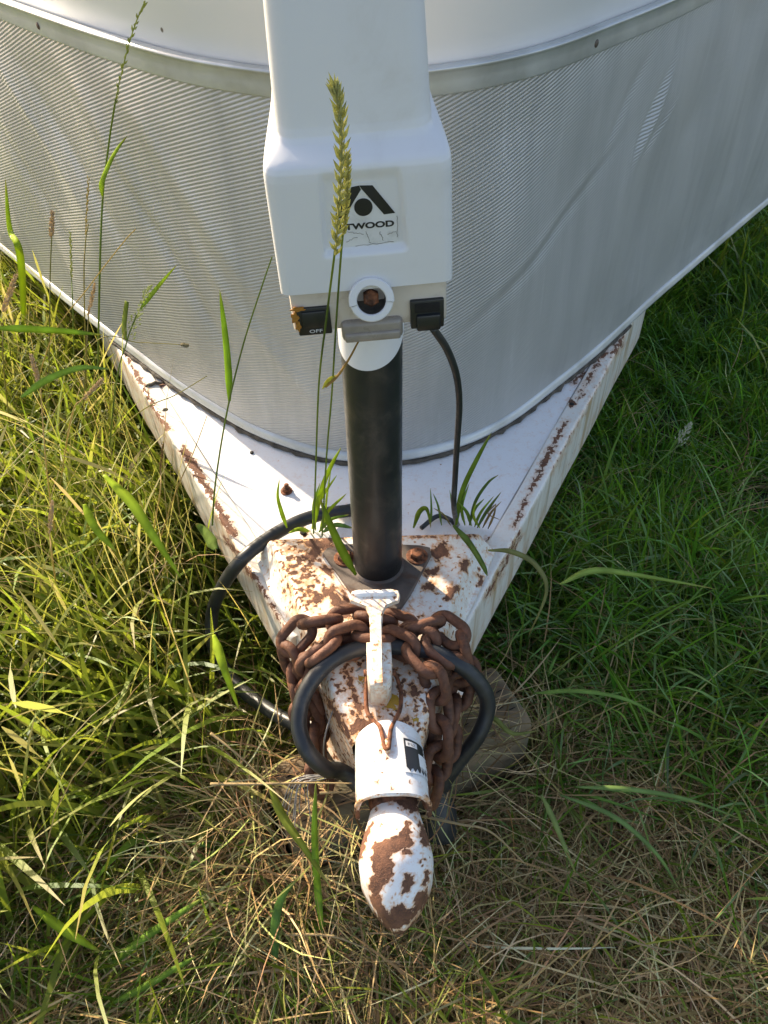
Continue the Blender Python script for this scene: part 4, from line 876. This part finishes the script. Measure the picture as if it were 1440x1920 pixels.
def seed_head(P, kind, L_, W_):
    P = spline(P, 40); s = np.r_[0, np.cumsum(np.linalg.norm(np.diff(P, axis=0), axis=1))]; T = np.gradient(P, axis=0); T /= np.linalg.norm(T, axis=1)[:, None]
    view = P.mean(0) - CAM; view /= np.linalg.norm(view); gs = [tube(P[::4], .0006, 5)]
    n_ = {"spike": 44, "foxtail": 110, "slender": 30, "panicle": 60}[kind]
    for i in range(n_):
        f_ = (i + .5) / n_; j = min(int(f_ * 39), 38); t_ = T[j]; sd = np.cross(t_, view); sd /= np.linalg.norm(sd); r2 = np.cross(t_, sd)
        env = sin(pi * min(1, .12 + .88 * f_)) ** .5
        if kind == "spike":
            sg = 1 if i % 2 else -1; d = t_ + sd * sg * rng.uniform(.3, .6) + r2 * rng.normal(0, .2); p = P[j] + sd * sg * W_ * .10; gs.append(spikelet(p, d, L_ * .085 * (.65 + .5 * env), W_ * .27 * (.6 + .4 * env)))
            gs.append(spikelet(P[j] - r2 * W_ * .1 * (1 if i % 4 < 2 else -1), t_ + r2 * .3 * (1 if i % 4 < 2 else -1) + sd * sg * .2, L_ * .085, W_ * .18))
        elif kind == "foxtail":
            a = rng.uniform(0, 2 * pi); rd = cos(a) * sd + sin(a) * r2; gs.append(spikelet(P[j] + rd * W_ * .12 * env, t_ + rd * .75, W_ * .62 * (.5 + .6 * env), W_ * .12))
        elif kind == "slender":
            a = rng.uniform(0, 2 * pi); rd = cos(a) * sd + sin(a) * r2; gs.append(spikelet(P[j] + rd * W_ * .1, t_ + rd * .28, W_ * 1.7, W_ * .22))
        else:
            a = rng.uniform(0, 2 * pi); rd = cos(a) * sd + sin(a) * r2; gs.append(spikelet(P[j] + rd * W_ * rng.uniform(.1, .8) * (1.1 - f_), t_ + rd * .6, W_ * .45, W_ * .09))
    return join(gs)
G1, G2, GY, DR, PK = (.13, .19, .06), (.14, .23, .04), (.44, .43, .14), (.50, .36, .17), (.66, .48, .33)
def pp(p):   # (x, y, depth) along the view ray, or (x, y, None) on the ground
    if p[2] is None: return onz(p[0], p[1], 0.0)
    v = ray(p[0], p[1]); dd = np.linspace(.3, 1.6, 400); Q = CAM + dd[:, None] * v; hit = np.nonzero(Q[:, 1] > y_wall(Q[:, 0]) - .02)[0]
    return atd(p[0], p[1], min(p[2], dd[hit[0]] - .02) if len(hit) else p[2])
def stalk(label, stem, r0, r1, sc_, head=None, leaves=(), name="grass_stalk"):
    P = spline([pp(p) for p in stem], 50); root = empty(name, tuple(P[0]), label, "grass stalk", "single grass stalks and blades")
    colored(add("stem", tube(P, np.linspace(r0, r1, 50), 6), M_LEAF, root), sc_)
    if head:
        kind, pts, W_, hc = head; HPp = [pp(p) for p in pts]; L_ = np.linalg.norm(HPp[-1] - HPp[0]); V, F = seed_head(HPp, kind, L_, W_)
        o = add("seed_head", (V, F), M_LEAF, root, smooth=False); C = np.array(hc) * rng.normal(1, .16, (len(V), 1)); colored(o, C.clip(.01, .8))
    for pts, W_, lc_ in leaves: rib_cols(add("leaf", ribbon([pp(p) for p in pts], W_), M_LEAF, root), lc_)
    return root
def rib_cols(o, col):
    n_ = len(o.data.vertices) // 6; t = np.repeat(np.linspace(0, 1, n_), 6); k = np.tile(np.arange(6), n_); c = np.tile(np.array(col, float), (n_ * 6, 1))
    c *= (1 + .28 * np.isin(k, (1, 4)) + .14 * np.sin(t * 23 + col[0] * 90))[:, None] * rng.normal(1, .06, (n_ * 6, 1))
    f_ = np.clip((t - .86) / .12, 0, 1)[:, None] * rng.uniform(.2, 1); colored(o, c * (1 - f_) + np.array([.42, .30, .11]) * f_)
def blade(label, pts, W_, col, name="grass_shoot"):
    P = [pp(p) for p in pts]; o = add(name, ribbon(P, W_, n=30), M_LEAF, org=tuple(P[0]), label=label, cat="grass blade", group="single grass stalks and blades"); rib_cols(o, col); return o
stalk("tall green stalk with a fat wheat-like seed head in front of the jack emblem", [(588, 1000, .80), (592, 880, .72), (598, 720, .62), (613, 590, .53), (628, 470, .455)], .0010, .0008, G1, ("spike", [(629, 478, .452), (634, 400, .425), (641, 300, .40), (637, 210, .385), (627, 160, .378)], .0044, (.50, .47, .19)))
stalk("second green stem just right of the wheat-like stalk, crossing the black jack tube", [(604, 1005, .80), (612, 860, .71), (622, 740, .635), (630, 610, .54), (640, 470, .46), (648, 400, .43)], .0010, .0007, G1, ("spike", [(644, 440, .445), (650, 370, .42), (652, 290, .40)], .0033, (.50, .47, .19)))
stalk("tallest stalk at the upper left, narrow green seed head reaching the top moulding", [(182, 800, None), (186, 560, .98), (192, 380, .93), (204, 270, .90), (217, 185, .88)], .0014, .0010, G1, ("slender", [(215, 195, .88), (232, 120, .86), (252, 50, .85), (278, -12, .84)], .0050, (.30, .34, .14)), [([(192, 368, .925), (190, 345, .915), (203, 310, .905), (218, 282, .90), (239, 254, .90)], .0062, (.32, .44, .05))])
stalk("thin stem with one upright bright leaf left of the jack tube", [(398, 985, .86), (404, 905, .84), (425, 775, .80), (455, 650, .76), (490, 540, .72), (510, 482, .70)], .0012, .0007, G1, None, [([(430, 752, .795), (427, 690, .78), (421, 620, .765), (412, 543, .75)], .0085, (.24, .40, .035))])
stalk("dry pink foxtail standing before the guard near the left edge", [(90, 790, None), (93, 620, 1.02), (94, 520, .98), (97, 440, .96)], .0009, .0007, (.16, .16, .08), ("foxtail", [(96, 446, .96), (98, 396, .95)], .0075, PK))
stalk("thin brown spike on a straight stem right of the pink foxtail", [(165, 830, None), (158, 560, 1.0), (160, 460, .97), (166, 420, .96)], .0009, .0006, (.24, .20, .09), ("slender", [(160, 440, .97), (166, 335, .94)], .0036, (.55, .42, .2)))
stalk("slender pale green spike between the pink foxtail and the brown spike", [(140, 760, None), (137, 600, 1.0), (134, 520, .98)], .0008, .0006, G1, ("slender", [(134, 522, .98), (132, 438, .96)], .0036, (.45, .46, .2)))
stalk("brown foxtail leaning by the rail's upper left end", [(150, 860, None), (160, 700, 1.02), (166, 590, .99)], .0009, .0007, (.2, .17, .08), ("foxtail", [(166, 592, .99), (178, 530, .97)], .006, PK))
stalk("drooping foxtail above the left edge grass", [(30, 900, None), (8, 700, 1.0), (6, 600, .97)], .0009, .0007, (.2, .17, .08), ("foxtail", [(6, 585, .97), (30, 515, .95)], .0085, PK))
stalk("dry foxtail head low on the left among green blades", [(120, 1100, None), (92, 920, .90), (76, 730, .87)], .0009, .0007, DR, ("foxtail", [(76, 726, .87), (58, 665, .86)], .0075, PK))
stalk("fluffy straw-coloured foxtail above the lower left tangle", [(112, 1150, None), (100, 1060, .88), (93, 1000, .86)], .0009, .0007, DR, ("foxtail", [(93, 1000, .86), (98, 938, .85)], .0062, PK))
stalk("pinkish foxtail leaning right above the curved leaf", [(100, 1010, None), (130, 800, .93), (156, 745, .91)], .0009, .0007, DR, ("foxtail", [(156, 748, .91), (194, 710, .90)], .0065, PK))
stalk("brown seed head against the left rail side", [(262, 1120, None), (296, 950, .90), (302, 880, .885)], .0009, .0007, DR, ("foxtail", [(300, 888, .887), (306, 828, .875)], .0045, (.34, .20, .09)))
stalk("green panicle with a long leaf pointing up right across the guard", [(195, 960, None), (215, 740, .98), (238, 640, .95), (256, 590, .94)], .0011, .0007, G1, ("panicle", [(240, 632, .95), (262, 580, .94), (280, 535, .93)], .012, (.42, .46, .22)), [([(262, 580, .94), (290, 545, .93), (332, 496, .915)], .0058, (.32, .44, .05)), ([(236, 638, .95), (232, 610, .945), (238, 565, .94), (232, 640, .93)], .007, (.20, .25, .05))])
stalk("long thin dry stem slanting up right with a node near its tip", [(60, 760, None), (95, 640, .98), (165, 540, .93), (230, 456, .89), (254, 430, .88)], .0008, .0006, DR)
stalk("dry stem crossing the left rail towards the guard", [(150, 880, None), (250, 782, .98), (330, 740, .94), (388, 705, .92)], .0008, .0005, (.34, .30, .12))
stalk("reddish bare stem leaning across the left rail's rust line", [(255, 1160, None), (320, 950, .86), (362, 850, .84), (388, 780, .83)], .0008, .0004, (.34, .22, .10))
stalk("pale panicle drooping over the shaded lawn on the right", [(1245, 900, None), (1262, 850, 1.18), (1276, 825, 1.16)], .0008, .0006, (.22, .25, .15), ("panicle", [(1272, 832, 1.16), (1284, 812, 1.15), (1296, 795, 1.145)], .012, (.62, .62, .5)))
stalk("pinkish jointed stem hooked across the nylon sleeve", [(672, 640, .60), (655, 672, .595), (632, 706, .59), (610, 725, .585)], .0007, .0013, (.40, .24, .09), None, [([(632, 704, .59), (615, 715, .585), (604, 730, .58)], .004, (.34, .32, .06))])
stalk("stem with a small pale burr lying over the lower guard moulding", [(130, 720, None), (180, 640, 1.0), (260, 642, .99), (338, 646, .97)], .0007, .0005, (.34, .30, .14), ("foxtail", [(338, 646, .97), (352, 648, .968)], .006, (.48, .40, .26)))
# broad blades
YG = (.34, .46, .04); MG = (.18, .31, .05); SG = (.13, .25, .07)
for lab, pts, W_, c_ in [
    ("upright bright blade with a dried orange tip at the left edge", [(45, 640, None), (40, 500, .92), (18, 430, .88), (10, 335, .85)], .009, YG),
    ("flat green blade lying level across the left rail's end", [(-10, 615, .80), (60, 618, .81), (130, 622, .83), (192, 628, .86)], .0085, MG),
    ("broad green blade pointing right below the level one", [(40, 745, .82), (90, 712, .83), (150, 690, .86), (208, 692, .88)], .0085, SG),
    ("bright blade folded down in the lower left tangle", [(195, 890, .78), (245, 940, .76), (290, 1010, .75), (340, 1085, .76)], .011, YG),
    ("wide bright blade above the cord's left loop", [(158, 945, .80), (180, 990, .79), (218, 1035, .79)], .010, YG),
    ("curved pale leaf tip touching the left rail", [(405, 1030, .80), (392, 1010, .81), (378, 992, .82), (367, 982, .82)], .013, (.15, .22, .05)),
    ("green blade standing before the tube's left base", [(668, 1078, .84), (640, 1030, .82), (615, 975, .79), (600, 935, .77)], .010, (.11, .19, .03)),
    ("green blade leaning from the deck's left rear, lit yellow", [(590, 985, .86), (600, 930, .85), (618, 880, .84), (640, 838, .83)], .007, YG),
    ("short blade left of the housing's rear corner", [(538, 990, .86), (528, 960, .85), (521, 930, .845), (524, 898, .84)], .005, YG),
    ("blade bending over the housing's right rear corner", [(850, 985, .84), (880, 1020, .83), (905, 1060, .815), (914, 1080, .81)], .008, (.11, .18, .05)),
    ("tall blade beside the hanging wire", [(855, 985, .86), (868, 920, .85), (895, 860, .84), (922, 810, .83)], .007, (.14, .22, .03)),
    ("short bent blade between the tube and the wire", [(775, 990, .87), (786, 960, .86), (800, 955, .855), (808, 990, .86)], .006, (.15, .22, .03)),
    ("thin crossed blade right of the hanging wire", [(880, 985, .87), (892, 940, .86), (915, 905, .855), (935, 890, .85)], .004, (.09, .15, .04)),
    ("another thin blade right of the wire, leaning right", [(895, 990, .87), (915, 955, .865), (940, 922, .86)], .004, (.10, .15, .05)),
    ("long purplish blade arching off the right rail end", [(915, 1032, .80), (960, 1035, .79), (1005, 1060, .79), (1025, 1110, .80), (990, 1195, .84)], .006, (.22, .23, .10)),
    ("pale long blade lying right of the tongue", [(1050, 1095, .86), (1110, 1070, .85), (1190, 1078, .86), (1345, 1105, .90)], .0075, (.28, .40, .10)),
    ("bright wide blade hanging below the cord's left strand", [(400, 1190, .80), (420, 1250, .78), (448, 1330, .78)], .010, YG),
    ("bright blade sloping down beside the ball socket's left", [(505, 1470, .76), (530, 1530, .75), (570, 1590, .74), (612, 1655, .74)], .009, (.26, .30, .05)),
    ("upright green blade close to the ball socket's left", [(605, 1750, .78), (595, 1650, .75), (590, 1560, .73), (592, 1465, .72)], .0085, MG),
    ("curved green blade left of the socket tip", [(515, 1820, .78), (515, 1740, .76), (528, 1685, .75), (560, 1645, .745)], .010, SG),
    ("long green blade across the bottom left", [(170, 1835, .80), (240, 1780, .77), (310, 1730, .75), (386, 1680, .735)], .010, MG),
    ("long blade along the bottom edge, left of centre", [(190, 1890, .76), (270, 1850, .74), (330, 1815, .73), (375, 1790, .725)], .007, MG),
    ("bright leaf at the far left bottom", [(60, 1700, .78), (110, 1738, .76), (150, 1762, .75), (190, 1785, .75)], .010, YG),
    ("pair of long grey-green blades arching to the right of the timber", [(1050, 1490, .80), (1150, 1530, .78), (1230, 1600, .78), (1280, 1680, .80)], .0055, (.19, .30, .10)),
    ("long grey-green blade pointing level to the right edge", [(1080, 1475, .80), (1180, 1480, .79), (1290, 1500, .80), (1400, 1540, .83)], .0055, (.20, .31, .10)),
    ("pale blade hanging straight down right of the socket", [(1015, 1490, .79), (1040, 1540, .78), (1060, 1590, .78), (1080, 1640, .79)], .0065, (.26, .33, .11)),
    ("arching blade above the timber's right end", [(1000, 1300, .84), (1080, 1295, .82), (1170, 1310, .82), (1250, 1350, .84)], .0055, (.19, .32, .08)),
    ("yellowing blade drooping over the timber", [(900, 1335, .80), (930, 1350, .79), (960, 1375, .79), (1010, 1370, .81)], .006, (.20, .22, .07)),
    ]: blade(lab, pts, W_, c_)
for lab, pts in [("long pale straw lying level from the collar to the left", [(395, 1470, .765), (480, 1470, .75), (570, 1468, .74), (660, 1469, .735)]), ("bent straw running right from the socket's neck", [(790, 1530, .735), (860, 1545, .73), (920, 1560, .735), (985, 1620, .76)]),
                 ("straw below the level one, ending at the collar", [(600, 1487, .745), (660, 1484, .74)]), ("long straw lying below the socket tip", [(535, 1752, .76), (620, 1755, .75), (690, 1780, .755)]), ("long straw crossing the lower right straw bed", [(1080, 1720, .78), (1200, 1770, .77), (1330, 1790, .79)]),
                 ("straw slanting down the timber's left end", [(395, 1375, .79), (440, 1410, .78), (500, 1465, .77)])]:
    P = spline([atd(*p) for p in pts], 30); o = add("straw", tube(P, np.linspace(.0016, .0007, 30), 6), M_DRY, org=tuple(P[0]), label=lab, cat="straw", group="single straws"); colored(o, (.40, .30, .16))

tuft = empty("grass_tuft", tuple(onz(880, 985, .2595)), "small tuft of grass growing between deck and coupler, right of the jack tube", "grass")
for (x0, y0, x1, y1, x2, y2, W_, c_) in [(872, 985, 866, 950, 880, 905, .004, MG), (880, 985, 890, 955, 908, 935, .004, SG), (890, 988, 902, 960, 926, 930, .0035, MG), (905, 990, 920, 962, 940, 940, .003, (.24, .17, .08)), (862, 985, 850, 955, 843, 918, .003, SG), (915, 992, 926, 965, 930, 944, .0028, (.28, .19, .10)), (828, 985, 822, 950, 812, 925, .003, SG), (884, 986, 876, 962, 858, 940, .0045, MG), (900, 990, 888, 968, 892, 942, .0035, YG), (845, 985, 832, 965, 812, 952, .0025, (.28, .22, .11)), (807, 984, 809, 955, 807, 915, .003, SG), (930, 945, 915, 962, 938, 975, .0022, (.25, .16, .09))]:
    o = add("leaf", ribbon([onz(x0, y0, .2595), atd(x1, y1, .862), atd(x2, y2, .85)], W_), M_LEAF, tuft); rib_cols(o, c_)
tuft = empty("grass_tuft", tuple(onz(598, 990, .2595)), "small sunlit tuft at the foot of the tall stems, left of the jack tube", "grass")
for (x0, y0, x1, y1, x2, y2, W_, c_) in [(585, 992, 600, 940, 632, 890, .005, YG), (600, 995, 615, 960, 650, 925, .005, YG), (592, 995, 588, 950, 600, 905, .004, MG), (606, 998, 630, 985, 662, 990, .007, SG), (580, 996, 560, 992, 540, 1000, .006, YG), (610, 996, 612, 940, 622, 870, .003, YG), (598, 998, 620, 975, 655, 965, .005, MG)]:
    o = add("leaf", ribbon([onz(x0, y0, .2595), atd(x1, y1, .862), atd(x2, y2, .85)], W_), M_LEAF, tuft); rib_cols(o, c_)

tr = np.random.default_rng(3)
for lab, (x0, y0), ends in [("long-leaved grass tuft fanning out on the straw right of the timber", (1035, 1478), [(1140, 1440), (1230, 1440), (1200, 1560), (1130, 1620), (1010, 1600), (960, 1560), (1300, 1560), (1080, 1400), (1150, 1380), (930, 1500), (1250, 1500), (1180, 1660), (1000, 1640)]),
                            ("green tuft arching over the timber's far right corner", (1020, 1290), [(1100, 1240), (1180, 1260), (1150, 1340), (1080, 1360), (990, 1210), (1230, 1300), (1060, 1200), (1130, 1190), (1240, 1370)]),
                            ("bright tuft at the lower left beyond the socket", (430, 1600), [(350, 1540), (330, 1620), (400, 1700), (470, 1690), (300, 1580), (440, 1520), (500, 1560), (360, 1680), (280, 1660)])]:
    tuft = empty("grass_tuft", tuple(onz(x0, y0, .0)), lab, "grass")
    for k_, (x1, y1) in enumerate(ends):
        z1 = tr.uniform(.02, .06); zm = tr.uniform(.08, .14); xm, ym = x0 + (x1 - x0) * .45, y0 + (y1 - y0) * .45 - 8
        P = [onz(x0 + tr.normal(0, 5), y0 + tr.normal(0, 5), 0), onz(x0 + (x1 - x0) * .15, y0 + (y1 - y0) * .15 - 6, zm * .7), onz(xm, ym, zm), onz(x1, y1, z1)]
        if in_solid(spline(P, 20)).any(): continue
        c_ = np.array([(.17, .29, .07), (.22, .33, .08), (.14, .26, .06), (.27, .33, .10)][k_ % 4]) * tr.uniform(.8, 1.15)
        rib_cols(add("leaf", ribbon(P, tr.uniform(.003, .0058), n=26), M_LEAF, tuft), tuple(c_))
